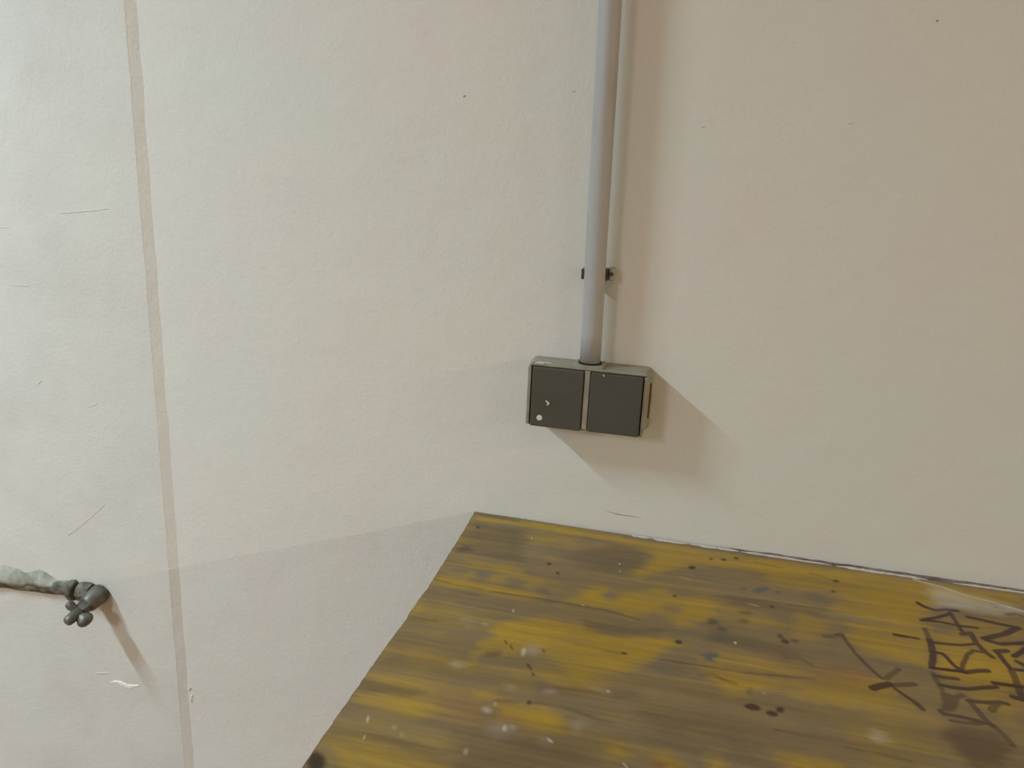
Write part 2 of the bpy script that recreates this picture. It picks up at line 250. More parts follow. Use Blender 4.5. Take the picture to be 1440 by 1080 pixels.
 ('i',0.6,1.5,[(138.2,-200.0),(137.3,-201.5),(135.9,-202.2),(134.5,-202.0),(133.1,-200.9),(132.2,-199.1),(131.9,-196.9),(132.2,-194.9),(133.2,-193.4),(134.5,-192.6),(136.0,-192.9),(137.3,-194.0),(138.3,-195.9),(138.6,-198.0)]),
 ('i',0.75,1.5,[(142.3,-207.1),(141.4,-209.1),(139.9,-210.6),(138.0,-211.2),(136.1,-210.9),(134.7,-209.6),(133.9,-207.6),(133.9,-205.4),(134.8,-203.3),(136.4,-201.8),(138.3,-201.2),(140.2,-201.5),(141.7,-202.8),(142.4,-204.8)]),
 ('i',0.55,1.5,[(153.4,-200.9),(152.8,-202.2),(151.4,-203.3),(149.5,-204.2),(147.5,-204.5),(145.8,-204.2),(144.7,-203.4),(144.5,-202.2),(145.1,-200.9),(146.5,-199.7),(148.4,-198.9),(150.3,-198.6),(152.1,-198.9),(153.2,-199.7)]),
 ('i',0.3,2,[(99.2,-304.5),(98.7,-307.5),(97.9,-310.1),(96.7,-311.7),(95.5,-312.1),(94.5,-311.1),(93.8,-309.0),(93.7,-306.2),(94.1,-303.1),(95.0,-300.5),(96.2,-298.8),(97.4,-298.5),(98.4,-299.5),(99.1,-301.6)]),
 ('w',0.64,2,[(-128.2,-308.9),(-128.2,-312.0),(-128.5,-314.4),(-129.2,-315.7),(-130.1,-315.6),(-130.9,-314.1),(-131.6,-311.5),(-132.0,-308.4),(-132.0,-305.3),(-131.6,-302.8),(-130.9,-301.5),(-130.1,-301.6),(-129.2,-303.2),(-128.5,-305.8)]),
 ('w',0.224,6,[(-110.4,-304.0),(-111.1,-307.4),(-113.4,-310.0),(-116.9,-311.1),(-120.8,-310.5),(-124.5,-308.5),(-127.1,-305.3),(-128.2,-301.6),(-127.5,-298.1),(-125.2,-295.5),(-121.7,-294.3),(-117.7,-294.9),(-114.0,-297.0),(-111.4,-300.3)]),
 ('w',0.32,4,[(-182.6,-349.1),(-182.9,-350.7),(-184.1,-351.9),(-186.0,-352.4),(-188.3,-352.1),(-190.4,-351.2),(-192.0,-349.7),(-192.7,-348.0),(-192.4,-346.4),(-191.2,-345.2),(-189.3,-344.7),(-187.0,-345.0),(-184.9,-345.9),(-183.3,-347.4)]),
 ('w',0.6,1,[(-241.4,-447.3),(-241.0,-449.3),(-241.0,-450.8),(-241.3,-451.6),(-241.8,-451.6),(-242.4,-450.7),(-243.1,-449.1),(-243.7,-447.2),(-244.0,-445.2),(-244.1,-443.7),(-243.8,-442.8),(-243.3,-442.9),(-242.6,-443.8),(-241.9,-445.4)]),
 ('w',0.56,0.8,[(-235.4,-469.8),(-235.2,-471.0),(-235.2,-472.0),(-235.3,-472.5),(-235.6,-472.5),(-236.0,-472.0),(-236.4,-471.0),(-236.7,-469.8),(-237.0,-468.5),(-237.0,-467.6),(-236.9,-467.1),(-236.6,-467.1),(-236.2,-467.6),(-235.8,-468.6)]),
 ('w',0.28,2,[(-213.7,-450.8),(-213.7,-451.8),(-214.0,-452.5),(-214.6,-452.9),(-215.3,-452.8),(-216.1,-452.3),(-216.7,-451.6),(-217.1,-450.6),(-217.1,-449.6),(-216.8,-448.9),(-216.2,-448.5),(-215.4,-448.6),(-214.6,-449.1),(-214.0,-449.9)]),
 ('w',0.2,2,[(-204.5,-457.4),(-204.4,-458.7),(-204.7,-459.6),(-205.3,-460.1),(-206.0,-460.1),(-206.8,-459.5),(-207.4,-458.4),(-207.8,-457.2),(-207.9,-456.0),(-207.6,-455.0),(-207.0,-454.5),(-206.3,-454.5),(-205.5,-455.1),(-204.9,-456.2)]),
 ('w',0.4,2.5,[(-140.1,-405.2),(-140.3,-406.9),(-141.2,-408.2),(-142.5,-408.9),(-144.0,-408.8),(-145.4,-407.9),(-146.5,-406.4),(-147.0,-404.6),(-146.8,-402.8),(-146.0,-401.5),(-144.7,-400.8),(-143.1,-401.0),(-141.7,-401.9),(-140.6,-403.4)]),
 ('w',0.4,1.5,[(-136.2,-394.9),(-136.2,-396.0),(-136.5,-396.8),(-136.9,-397.3),(-137.4,-397.2),(-137.9,-396.7),(-138.3,-395.8),(-138.5,-394.7),(-138.5,-393.6),(-138.2,-392.8),(-137.8,-392.4),(-137.3,-392.4),(-136.8,-392.9),(-136.4,-393.8)]),
 ('w',0.6,1.5,[(-119.1,-424.0),(-119.2,-425.6),(-119.8,-426.9),(-120.6,-427.6),(-121.6,-427.5),(-122.5,-426.7),(-123.2,-425.3),(-123.5,-423.6),(-123.4,-422.0),(-122.9,-420.7),(-122.0,-420.0),(-121.0,-420.1),(-120.1,-420.9),(-119.4,-422.3)]),
 ('w',0.28,2.5,[(-112.1,-421.2),(-112.3,-422.5),(-113.0,-423.5),(-114.0,-424.0),(-115.3,-423.9),(-116.4,-423.2),(-117.2,-422.1),(-117.5,-420.7),(-117.3,-419.4),(-116.6,-418.4),(-115.6,-417.9),(-114.3,-418.0),(-113.2,-418.7),(-112.4,-419.8)]),
 ('w',0.176,8,[(-115.4,-426.3),(-116.1,-429.6),(-118.3,-432.0),(-121.7,-433.1),(-125.6,-432.8),(-129.2,-431.1),(-131.8,-428.3),(-132.9,-424.9),(-132.3,-421.6),(-130.1,-419.1),(-126.6,-417.9),(-122.6,-418.3),(-119.0,-420.1),(-116.4,-423.0)]),
 ('w',0.56,1,[(-77.9,-428.5),(-78.0,-429.1),(-78.6,-429.6),(-79.3,-429.8),(-80.1,-429.7),(-80.9,-429.4),(-81.4,-428.8),(-81.6,-428.2),(-81.4,-427.5),(-80.9,-427.0),(-80.1,-426.8),(-79.3,-426.9),(-78.6,-427.2),(-78.0,-427.8)]),
 ('w',0.16,4,[(-79.8,-430.1),(-80.2,-431.4),(-81.5,-432.3),(-83.4,-432.7),(-85.5,-432.5),(-87.5,-431.8),(-88.8,-430.7),(-89.3,-429.3),(-88.8,-428.1),(-87.5,-427.1),(-85.6,-426.7),(-83.5,-426.9),(-81.6,-427.6),(-80.2,-428.8)]),
 ('w',0.48,1.5,[(-145.2,-461.4),(-145.2,-462.9),(-145.4,-464.1),(-145.9,-464.7),(-146.5,-464.7),(-147.1,-464.0),(-147.6,-462.7),(-147.8,-461.2),(-147.9,-459.7),(-147.6,-458.5),(-147.1,-457.9),(-146.6,-457.9),(-146.0,-458.6),(-145.5,-459.9)]),
 ('w',0.72,0.7,[(-156.6,-236.7),(-156.6,-238.0),(-156.8,-239.1),(-157.2,-239.6),(-157.7,-239.5),(-158.2,-238.8),(-158.6,-237.7),(-158.8,-236.3),(-158.8,-234.9),(-158.6,-233.9),(-158.2,-233.3),(-157.7,-233.4),(-157.2,-234.1),(-156.8,-235.3)]),
 ('w',0.64,0.6,[(-52.0,-90.3),(-52.2,-91.4),(-52.6,-92.2),(-53.1,-92.6),(-53.6,-92.5),(-54.1,-91.9),(-54.4,-90.9),(-54.5,-89.8),(-54.3,-88.7),(-54.0,-87.9),(-53.5,-87.5),(-52.9,-87.6),(-52.5,-88.2),(-52.1,-89.2)]),
 ('w',0.64,0.6,[(-49.3,-108.3),(-49.5,-109.4),(-49.8,-110.2),(-50.3,-110.5),(-50.9,-110.4),(-51.3,-109.8),(-51.6,-108.9),(-51.7,-107.8),(-51.6,-106.8),(-51.2,-106.0),(-50.7,-105.6),(-50.2,-105.7),(-49.7,-106.3),(-49.4,-107.2)]),
 ('w',0.76,0.7,[(86.7,-225.6),(86.3,-226.6),(85.8,-227.3),(85.1,-227.7),(84.4,-227.5),(83.9,-227.0),(83.6,-226.1),(83.7,-225.0),(84.0,-224.0),(84.5,-223.3),(85.2,-223.0),(85.9,-223.1),(86.4,-223.6),(86.7,-224.5)]),
 ('w',0.48,1,[(-36.4,-346.0),(-36.6,-346.8),(-37.1,-347.4),(-37.8,-347.6),(-38.5,-347.5),(-39.2,-347.1),(-39.7,-346.4),(-39.8,-345.6),(-39.6,-344.8),(-39.1,-344.2),(-38.4,-344.0),(-37.6,-344.1),(-36.9,-344.5),(-36.5,-345.2)]),
 ('w',0.16,5,[(-36.9,-346.7),(-37.8,-348.1),(-40.1,-349.1),(-43.3,-349.5),(-46.9,-349.0),(-50.1,-347.9),(-52.3,-346.4),(-53.1,-344.7),(-52.2,-343.2),(-49.9,-342.2),(-46.6,-341.9),(-43.0,-342.3),(-39.8,-343.4),(-37.7,-345.0)]),
 ('w',0.28,4,[(-87.7,-362.9),(-88.2,-364.0),(-89.6,-364.8),(-91.7,-365.0),(-94.0,-364.8),(-96.1,-364.0),(-97.6,-362.9),(-98.2,-361.7),(-97.7,-360.6),(-96.2,-359.8),(-94.1,-359.6),(-91.8,-359.8),(-89.7,-360.6),(-88.2,-361.7)]),
 ('w',0.176,4,[(-121.9,-368.6),(-122.3,-370.1),(-123.5,-371.2),(-125.4,-371.6),(-127.5,-371.4),(-129.4,-370.5),(-130.8,-369.2),(-131.4,-367.6),(-131.0,-366.1),(-129.8,-365.0),(-127.9,-364.5),(-125.8,-364.7),(-123.8,-365.6),(-122.5,-367.0)]),
 ('w',0.176,6,[(-53.9,-402.1),(-54.5,-405.2),(-56.1,-407.5),(-58.2,-408.7),(-60.6,-408.5),(-62.7,-406.9),(-64.2,-404.3),(-64.7,-401.1),(-64.1,-398.0),(-62.5,-395.6),(-60.3,-394.4),(-57.9,-394.7),(-55.7,-396.3),(-54.3,-399.0)]),
 ('w',0.264,4,[(210.8,-339.5),(209.1,-342.8),(206.7,-345.2),(204.1,-346.4),(201.7,-346.1),(200.1,-344.3),(199.6,-341.4),(200.2,-338.0),(201.9,-334.6),(204.3,-332.1),(207.0,-330.9),(209.4,-331.2),(211.0,-333.0),(211.5,-336.0)]),
 ('w',0.24,2,[(111.5,-304.9),(111.1,-305.7),(110.5,-306.3),(109.8,-306.6),(109.1,-306.5),(108.5,-306.0),(108.2,-305.3),(108.2,-304.4),(108.6,-303.6),(109.2,-303.0),(109.9,-302.7),(110.6,-302.8),(111.2,-303.3),(111.5,-304.0)]),
 ('w',0.48,0.7,[(-82.3,-201.0),(-82.4,-201.7),(-82.8,-202.3),(-83.3,-202.6),(-83.9,-202.4),(-84.5,-202.0),(-84.9,-201.3),(-85.0,-200.5),(-84.9,-199.7),(-84.5,-199.2),(-84.0,-198.9),(-83.3,-199.0),(-82.8,-199.5),(-82.4,-200.2)]),
 ('w',0.24,3,[(-177.9,-272.7),(-178.1,-274.1),(-179.1,-275.1),(-180.7,-275.5),(-182.5,-275.3),(-184.3,-274.4),(-185.6,-273.0),(-186.2,-271.5),(-185.9,-270.1),(-184.9,-269.1),(-183.3,-268.7),(-181.5,-268.9),(-179.8,-269.8),(-178.5,-271.2)]),
 ('w',0.12,5,[(-189.8,-271.8),(-190.5,-273.6),(-193.0,-274.8),(-196.7,-275.1),(-201.1,-274.5),(-205.1,-273.1),(-208.0,-271.1),(-209.3,-269.0),(-208.6,-267.1),(-206.1,-265.9),(-202.3,-265.6),(-197.9,-266.2),(-193.9,-267.7),(-191.0,-269.7)]),
 ('w',0.36,1,[(115.7,-141.3),(114.9,-141.8),(113.0,-142.0),(110.4,-141.7),(107.5,-141.1),(104.9,-140.2),(103.2,-139.2),(102.7,-138.3),(103.5,-137.7),(105.4,-137.6),(108.1,-137.8),(111.0,-138.5),(113.5,-139.4),(115.2,-140.4)]),
 ('w',0.28,1,[(35.3,-102.2),(34.6,-102.8),(32.8,-102.9),(30.2,-102.6),(27.3,-101.9),(24.8,-101.0),(23.0,-100.0),(22.5,-99.2),(23.2,-98.7),(25.0,-98.6),(27.6,-98.9),(30.5,-99.6),(33.1,-100.5),(34.8,-101.4)]),
 ('w',0.64,0.6,[(-173.6,-56.4),(-173.6,-57.9),(-173.7,-59.1),(-174.1,-59.6),(-174.5,-59.5),(-175.0,-58.8),(-175.4,-57.5),(-175.6,-56.0),(-175.7,-54.5),(-175.5,-53.3),(-175.1,-52.8),(-174.7,-52.9),(-174.2,-53.6),(-173.8,-54.9)]),
 ('w',0.64,0.5,[(-200.0,-0.8),(-200.0,-2.1),(-200.1,-3.0),(-200.4,-3.5),(-200.8,-3.4),(-201.2,-2.7),(-201.6,-1.6),(-201.8,-0.4),(-201.8,0.9),(-201.7,1.8),(-201.4,2.3),(-201.0,2.2),(-200.6,1.5),(-200.2,0.5)]),
 ('r',0.6,4,[(19.4,-429.2),(19.0,-431.1),(17.6,-433.0),(15.5,-434.4),(13.2,-435.1),(11.0,-434.9),(9.5,-433.9),(8.8,-432.3),(9.3,-430.3),(10.6,-428.4),(12.7,-427.0),(15.1,-426.3),(17.3,-426.5),(18.8,-427.5)]),
 ('r',0.2,20,[(-106.5,-404.2),(-109.3,-412.7),(-119.0,-420.0),(-133.9,-424.8),(-150.9,-426.3),(-167.2,-424.2),(-179.4,-418.7),(-185.2,-410.8),(-183.1,-402.1),(-173.4,-394.4),(-157.9,-389.2),(-139.9,-387.8),(-123.3,-390.3),(-111.4,-396.2)]),
 ('r',0.25,12,[(220.2,-250.8),(214.7,-259.2),(203.8,-266.2),(189.6,-270.5),(174.8,-271.5),(162.0,-268.8),(153.9,-262.9),(152.1,-254.8),(157.1,-246.3),(168.1,-238.9),(182.9,-234.3),(198.4,-233.4),(211.3,-236.5),(219.0,-242.7)]),
 ('w',0.48,9,[(326.9,-21.2),(366.7,-33.2),(411.6,-45.9),(426.9,-57.2),(387.5,-72.8),(371.9,-71.3),(344.8,-71.8),(322.0,-75.8),(321.9,-57.7)]),
 ('i',0.55,1.5,[(282.9,-244.1),(286.5,-250.9),(292.2,-253.1),(301.4,-245.6),(307.5,-249.3),(298.1,-257.5),(292.7,-267.4),(285.0,-279.3),(272.3,-283.1),(279.1,-265.5)]),
 ('i',0.45,7,[(267.8,-311.9),(282.2,-302.2),(299.2,-298.5),(316.1,-297.6),(325.0,-305.7),(323.9,-316.6),(312.6,-331.3),(311.2,-347.6),(277.8,-357.3),(272.6,-336.7)]),
 ('i',0.4,3,[(316.0,-305.7),(324.5,-307.2),(324.8,-316.3),(314.0,-324.6),(312.1,-335.2),(304.3,-335.0),(303.4,-325.1),(311.4,-320.2)]),
]
STROKES = [
 ('d',0.55,1.6,1,[(-262.9,-200.0),(-184.3,-203.7),(-133.5,-202.2),(-58.7,-203.8),(-17.7,-212.0)]),
 ('d',0.5,1.4,1,[(-241.8,-215.4),(-204.9,-216.8)]),
 ('d',0.5,3,3,[(-261.2,-282.4),(-237.1,-280.7),(-207.8,-283.0)]),
 ('d',0.35,1.3,1,[(60.5,-134.0),(126.2,-126.3),(182.5,-123.0),(237.2,-123.1),(298.2,-122.2),(408.4,-99.7)]),
 ('d',0.5,1.6,1,[(9.4,-279.8),(59.4,-276.9),(87.5,-276.8),(129.4,-271.3),(160.6,-266.5)]),
 ('d',0.35,1.6,1,[(115.7,-355.7),(170.0,-360.4),(228.0,-363.2)]),
 ('d',0.5,1.8,2,[(-136.4,-390.4),(-97.3,-381.8),(-70.1,-383.0),(-49.6,-387.0),(-28.5,-388.6)]),
 ('d',0.3,2,3,[(-102.5,-356.3),(-75.2,-352.6),(-34.4,-348.0)]),
 ('d',0.35,2,3,[(-39.5,-414.6),(-1.4,-423.2),(34.8,-426.4)]),
 ('d',0.4,2,2,[(-79.7,-278.9),(-49.4,-280.0),(-34.4,-281.8)]),
 ('d',0.7,0.8,1,[(117.2,-30.6),(150.4,-35.4)]),
 ('d',0.8,0.9,1,[(184.7,-39.4),(201.3,-43.4),(213.8,-50.3)]),
 ('d',0.5,1.5,1.5,[(-261.2,-6.4),(-213.3,-9.6),(-186.4,-14.9)]),
 ('d',0.6,2,2,[(47.5,-293.8),(61.4,-288.3),(71.7,-295.8),(81.2,-297.5)]),
 ('d',0.5,2,2,[(136.7,-237.1),(150.7,-232.8),(161.6,-242.1)]),
 ('d',0.25,1.2,1,[(305.5,-122.9),(400.6,-122.3)]),
 ('d',0.25,1.2,1,[(265.6,-96.8),(416.5,-76.1)]),
 ('d',0.18,1.5,2.5,[(-260.5,-326.8),(-190.8,-326.0),(-117.0,-320.9)]),
 ('d',0.18,1.5,2.5,[(-211.4,-257.9),(-138.1,-258.4),(-60.3,-253.9)]),
 ('d',0.18,1.5,2.5,[(-5.9,-365.9),(52.4,-364.6),(115.4,-359.6)]),
 ('d',0.18,1.5,2.5,[(122.3,-180.1),(189.8,-182.0),(263.1,-178.6)]),
 ('d',0.18,1.5,2.5,[(156.1,-327.8),(212.0,-327.2),(273.2,-322.6)]),
 ('d',0.18,1.5,2.5,[(-250.0,-485.5),(-193.2,-482.7),(-132.6,-476.8)]),
 ('d',0.18,1.5,2.5,[(-131.2,-354.9),(-68.0,-353.7),(-0.5,-348.6)]),
 ('d',0.18,1.5,2.5,[(32.1,-322.5),(92.3,-321.9),(157.5,-317.2)]),
 ('w',0.6,0.8,0.6,[(-14.8,-436.6),(-10.8,-441.3)]),
 ('w',0.55,0.8,0.6,[(-82.2,-425.4),(-77.4,-430.4)]),
 ('w',0.75,1.6,2,[(312.2,-13.2),(339.3,-20.8),(366.2,-35.1),(396.6,-44.0),(426.9,-57.2)]),
 ('i',0.95,2.4,0.8,[(302.7,-73.3),(308.2,-80.0),(319.0,-84.4),(331.0,-79.5),(345.3,-78.4)]),
 ('i',0.9,2.2,0.8,[(334.3,-87.3),(316.8,-101.5),(296.8,-114.2)]),
 ('i',0.9,1.9,0.8,[(296.8,-114.2),(314.4,-110.7),(338.9,-112.5),(356.7,-111.5)]),
 ('i',0.8,2.2,0.8,[(334.9,-84.9),(335.9,-100.8),(336.3,-121.5),(337.2,-129.3)]),
 ('i',0.8,2.8,0.8,[(334.7,-131.1),(345.3,-125.8),(345.9,-144.3),(348.9,-160.4),(353.5,-169.1)]),
 ('i',0.6,2.5,0.8,[(296.6,-131.8),(295.2,-154.1)]),
 ('i',0.85,3,0.8,[(295.2,-154.1),(294.3,-169.7),(291.3,-185.4),(285.4,-205.0)]),
 ('i',0.9,1.9,0.8,[(296.9,-159.4),(311.3,-157.8),(326.9,-154.9),(343.9,-147.8)]),
 ('i',0.9,2,0.8,[(293.9,-179.1),(301.9,-178.5),(306.1,-188.1),(308.7,-199.6),(313.3,-203.4)]),
 ('i',0.75,2,0.8,[(345.4,-162.4),(337.7,-162.0),(327.3,-174.4),(317.5,-195.2),(314.8,-204.7)]),
 ('i',0.95,2.3,0.8,[(283.2,-210.0),(297.6,-209.1),(316.8,-207.5)]),
 ('i',0.85,2.8,0.8,[(310.5,-206.9),(316.6,-208.4),(331.0,-200.6),(340.3,-197.8)]),
 ('i',0.5,2.4,0.8,[(282.7,-219.5),(283.1,-232.7),(284.4,-245.2)]),
 ('i',0.75,2.5,0.8,[(283.4,-224.4),(294.7,-223.4),(304.3,-222.2)]),
 ('i',0.85,2.4,0.8,[(285.2,-238.6),(295.9,-239.4),(311.0,-237.2),(326.7,-230.1),(339.9,-225.3)]),
 ('i',0.9,2.3,0.8,[(259.4,-155.4),(271.6,-155.6)]),
 ('i',0.85,1.7,0.8,[(271.6,-155.6),(283.7,-155.7)]),
 ('i',0.7,2.4,0.8,[(273.0,-282.2),(274.6,-286.0),(290.1,-285.7),(306.5,-288.0),(316.7,-290.5)]),
 ('i',0.55,2.4,0.8,[(316.7,-290.5),(322.4,-303.9),(325.2,-314.9)]),
 ('i',0.6,2,0.8,[(279.1,-294.7),(291.9,-294.4),(305.4,-291.8)]),
 ('i',0.75,2.4,0.8,[(305.1,-257.7),(312.3,-257.0),(323.4,-255.2),(335.6,-250.1),(341.2,-251.4)]),
 ('i',0.6,3,0.8,[(333.1,-252.3),(322.5,-266.7)]),
 ('i',0.6,2.6,0.8,[(306.1,-257.4),(308.0,-268.8),(311.7,-282.2),(315.3,-292.3)]),
 ('i',0.85,2.6,0.8,[(352.8,-89.1),(365.8,-91.5),(385.5,-94.8),(403.4,-96.5)]),
 ('i',0.85,3.2,0.8,[(403.4,-96.5),(384.1,-114.7),(357.3,-133.0)]),
 ('i',0.85,2.7,0.8,[(358.5,-135.5),(371.2,-139.4),(400.4,-128.4)]),
 ('i',0.85,3,0.8,[(361.8,-156.4),(373.1,-151.4)]),
 ('i',0.9,2.5,0.8,[(362.6,-159.9),(363.8,-174.0),(366.0,-187.4),(380.6,-185.5)]),
 ('i',0.7,3,0.8,[(366.0,-187.4),(363.8,-205.0),(361.7,-222.0),(359.3,-236.8)]),
 ('i',0.9,2.7,0.8,[(340.2,-218.8),(350.4,-218.1),(369.6,-217.2)]),
 ('i',0.9,2.8,0.8,[(396.0,-141.2),(377.7,-160.7)]),
 ('i',0.85,2.6,0.8,[(377.5,-169.8),(383.6,-176.8)]),
 ('i',0.85,3.2,0.8,[(351.0,-237.8),(361.7,-239.9)]),
 ('i',0.85,2.4,0.8,[(400.8,-68.6),(410.1,-64.1)]),
 ('i',0.5,1.4,0.8,[(410.4,-63.4),(421.2,-68.8)]),
 ('i',0.4,1.3,0.8,[(357.2,-58.8),(369.7,-60.6),(389.6,-65.5)]),
 ('i',0.6,1.3,0.8,[(391.8,-55.2),(402.7,-54.7)]),
 ('d',0.45,3,2,[(397.0,-30.4),(423.3,-33.9)]),
 ('i',0.35,2,0.8,[(180.7,-183.2),(189.2,-181.5),(199.6,-174.0)]),
 ('i',0.6,2.4,0.8,[(196.3,-175.4),(201.9,-172.1)]),
 ('i',0.6,1.8,0.8,[(201.5,-174.8),(209.7,-205.3),(217.0,-224.5),(228.4,-244.7)]),
 ('i',0.85,3.6,0.8,[(216.2,-264.5),(223.7,-259.1),(234.2,-252.7)]),
 ('i',0.5,2.4,0.8,[(232.0,-245.2),(249.0,-222.5)]),
 ('i',0.65,2.9,0.8,[(233.8,-254.4),(258.8,-245.3)]),
 ('i',0.75,1.9,0.8,[(237.7,-258.1),(247.0,-269.3),(254.7,-278.3)]),
 ('i',0.75,2.5,0.8,[(252.4,-276.8),(256.7,-284.4)]),
]

# ------------------------------------------------------------------ helpers
def finish(name, bm, mat, parent=None, smooth=False, bevel=0.0):
    me = bpy.data.meshes.new(name)
    bmesh.ops.recalc_face_normals(bm, faces=bm.faces)
    bm.to_mesh(me)
    bm.free()
    me.materials.append(mat)
    if smooth:
        for p in me.polygons:
            p.use_smooth = True
    o = bpy.data.objects.new(name, me)
    col.objects.link(o)
    if parent is not None:
        o.parent = parent
        o.matrix_parent_inverse = Matrix.Translation(parent.location).inverted()
    if bevel:
        b = o.modifiers.new('bevel', 'BEVEL')
        b.width = bevel
        b.segments = 3
        b.limit_method = 'ANGLE'
        b.angle_limit = math.radians(40)
    return o


def thing(name, loc, label, cat):
    o = bpy.data.objects.new(name, None)
    o.empty_display_size = 0.05
    o.location = loc
    col.objects.link(o)
    o['label'] = label
    o['category'] = cat
    return o


def structure(o, label=None, cat=None):
    o['kind'] = 'structure'
    if label:
        o['label'] = label
        o['category'] = cat
    return o


def box(bm, x0, x1, y0, y1, z0, z1):
    v = [bm.verts.new((x, y, z)) for x in (x0, x1) for y in (y0, y1) for z in (z0, z1)]
    for f in ((0, 1, 3, 2), (4, 6, 7, 5), (0, 4, 5, 1), (2, 3, 7, 6), (0, 2, 6, 4), (1, 5, 7, 3)):
        bm.faces.new([v[i] for i in f])
    return bm


def rrect(x0, x1, z0, z1, r, n=5):
    pts = []
    for cx, cz, a in ((x1 - r, z1 - r, 0), (x0 + r, z1 - r, 90), (x0 + r, z0 + r, 180), (x1 - r, z0 + r, 270)):
        for i in range(n + 1):
            t = math.radians(a + 90.0 * i / n)
            pts.append((cx + r * math.cos(t), cz + r * math.sin(t)))
    return pts


def loft(bm, rings, cap=True):
    """rings: lists of 3D points, equal counts"""
    vs = [[bm.verts.new(p) for p in ring] for ring in rings]
    n = len(vs[0])
    for a, b in zip(vs[:-1], vs[1:]):
        for i in range(n):
            bm.faces.new((a[i], a[(i + 1) % n], b[(i + 1) % n], b[i]))
    if cap:
        bm.faces.new(vs[0])
        bm.faces.new(list(reversed(vs[-1])))
    return bm


def tube(bm, path, radii, n=20, wob=None, squash=None):
    path = [Vector(p) for p in path]
    rings = []
    ref = None
    for i, p in enumerate(path):
        d = (path[min(i + 1, len(path) - 1)] - path[max(i - 1, 0)]).normalized()
        if ref is None:
            ref = Vector((0, 0, 1)) if abs(d.z) < 0.9 else Vector((1, 0, 0))
        u = (ref - d * ref.dot(d)).normalized()
        w = d.cross(u)
        ref = u
        ring = []
        for k in range(n):
            a = 2 * math.pi * k / n
            r = radii[i]
            if wob:
                r *= wob(i, k)
            ring.append(p + u * (r * math.cos(a)) + w * (r * math.sin(a)))
        rings.append(ring)
    return loft(bm, rings)


def vnoise(x, y, seed=0):
    """smooth value noise on numpy arrays, about -1..1"""
    rng = np.random.RandomState(seed)
    tab = rng.rand(64, 64) * 2 - 1
    xi = np.floor(x).astype(int)
    yi = np.floor(y).astype(int)
    fx = x - xi
    fy = y - yi
    fx = fx * fx * (3 - 2 * fx)
    fy = fy * fy * (3 - 2 * fy)
    g = lambda i, j: tab[i % 64, j % 64]
    return ((g(xi, yi) * (1 - fx) + g(xi + 1, yi) * fx) * (1 - fy)
            + (g(xi, yi + 1) * (1 - fx) + g(xi + 1, yi + 1) * fx) * fy)


def n1(t, seed=0):
    return float(vnoise(np.array([t]), np.array([seed * 7.31 + 0.5]), seed)[0])


# ------------------------------------------------------------------ the room
RX0, RX1, RY0, RH = -4.6, 7.2, -5.6, 2.62
wall_back = structure(finish('wall_back', box(bmesh.new(), RX0, RX1, 0.0, 0.2, 0, RH), M_WALL))
structure(finish('ceiling', box(bmesh.new(), RX0, RX1, RY0, 0.2, RH, RH + 0.1), M_CEIL))
structure(finish('wall_left', box(bmesh.new(), RX0 - 0.2, RX0, RY0, 0.2, 0, RH), M_ROOM))
structure(finish('wall_right', box(bmesh.new(), RX1, RX1 + 0.2, RY0, 0.2, 0, RH), M_ROOM))
structure(finish('wall_front', box(bmesh.new(), RX0, RX1, RY0 - 0.2, RY0, 0, RH), M_ROOM))
mf = Mat('brown_floor', 0.5, 0.4)
mf.colour(mf.mix(mf.noise(3, 4), lin(160, 118, 82), lin(140, 104, 74)))
structure(finish('floor', box(bmesh.new(), RX0, RX1, RY0, 0.2, -0.1, 0), mf.m))

# pilaster: a shallow pier whose right edge is a worn splay
bm = bmesh.new()
rows = 130
rings = []
PD = 0.0050
for i in range(rows + 1):
    z = RH * i / rows
    lean = -0.7852 + (z - 0.27) * (0.0055 / 1.21)
    e = lean + 0.0007 * n1(z * 31, 1) + 0.0005 * n1(z * 83, 2)
    rag = 0.0010 * n1(z * 22, 3) + 0.0006 * n1(z * 70, 4)
    rings.append([(-1.95, 0.004, z), (-1.95, -PD, z), (e - 0.0025, -PD, z), (e - 0.0008, -PD + 0.0001, z),
                  (e, -PD + 0.0005, z), (e + 0.0150 + rag, 0.0, z), (e + 0.0150 + rag, 0.004, z)])
loft(bm, rings)
pil = structure(finish('wall_pilaster', bm, M_PILASTER))
pil.data.materials.append(M_WALL)          # the splay was rolled with the wall paint
for p in pil.data.polygons:
    if p.normal.x > 0.12:
        p.material_index = 1


# flaws in the plaster, real relief on the walls
def flaw(name, pts, half, height, mat, parent, y):
    """a thin raised lens along a polyline of (x, z)"""
    bm = bmesh.new()
    n = 24
    L = [0.0]
    for a, b in zip(pts[:-1], pts[1:]):
        L.append(L[-1] + math.dist(a, b))
    ringsx = []
    for i in range(n + 1):
        s = L[-1] * i / n
        k = max(j for j in range(len(pts) - 1) if L[j] <= s + 1e-9)
        t = (s - L[k]) / (L[k + 1] - L[k])
        x = pts[k][0] + (pts[k + 1][0] - pts[k][0]) * t
        z = pts[k][1] + (pts[k + 1][1] - pts[k][1]) * t
        dx, dz = pts[k + 1][0] - pts[k][0], pts[k + 1][1] - pts[k][1]
        l = math.hypot(dx, dz)
        nx, nz = -dz / l, dx / l
        w = half * (math.sin(math.pi * min(max(i / n, 0.02), 0.98)) ** 0.6) * (1 + 0.45 * n1(i * 0.7, 9 + len(name)))
        ringsx.append([(x + nx * w, y + 0.0005, z + nz * w), (x + nx * w * 0.5, y - height, z + nz * w * 0.5),
                       (x - nx * w * 0.6, y - height * 0.7, z - nz * w * 0.6), (x - nx * w, y + 0.0005, z - nz * w)])
    loft(bm, ringsx)
    return finish(name, bm, mat, parent, smooth=False)


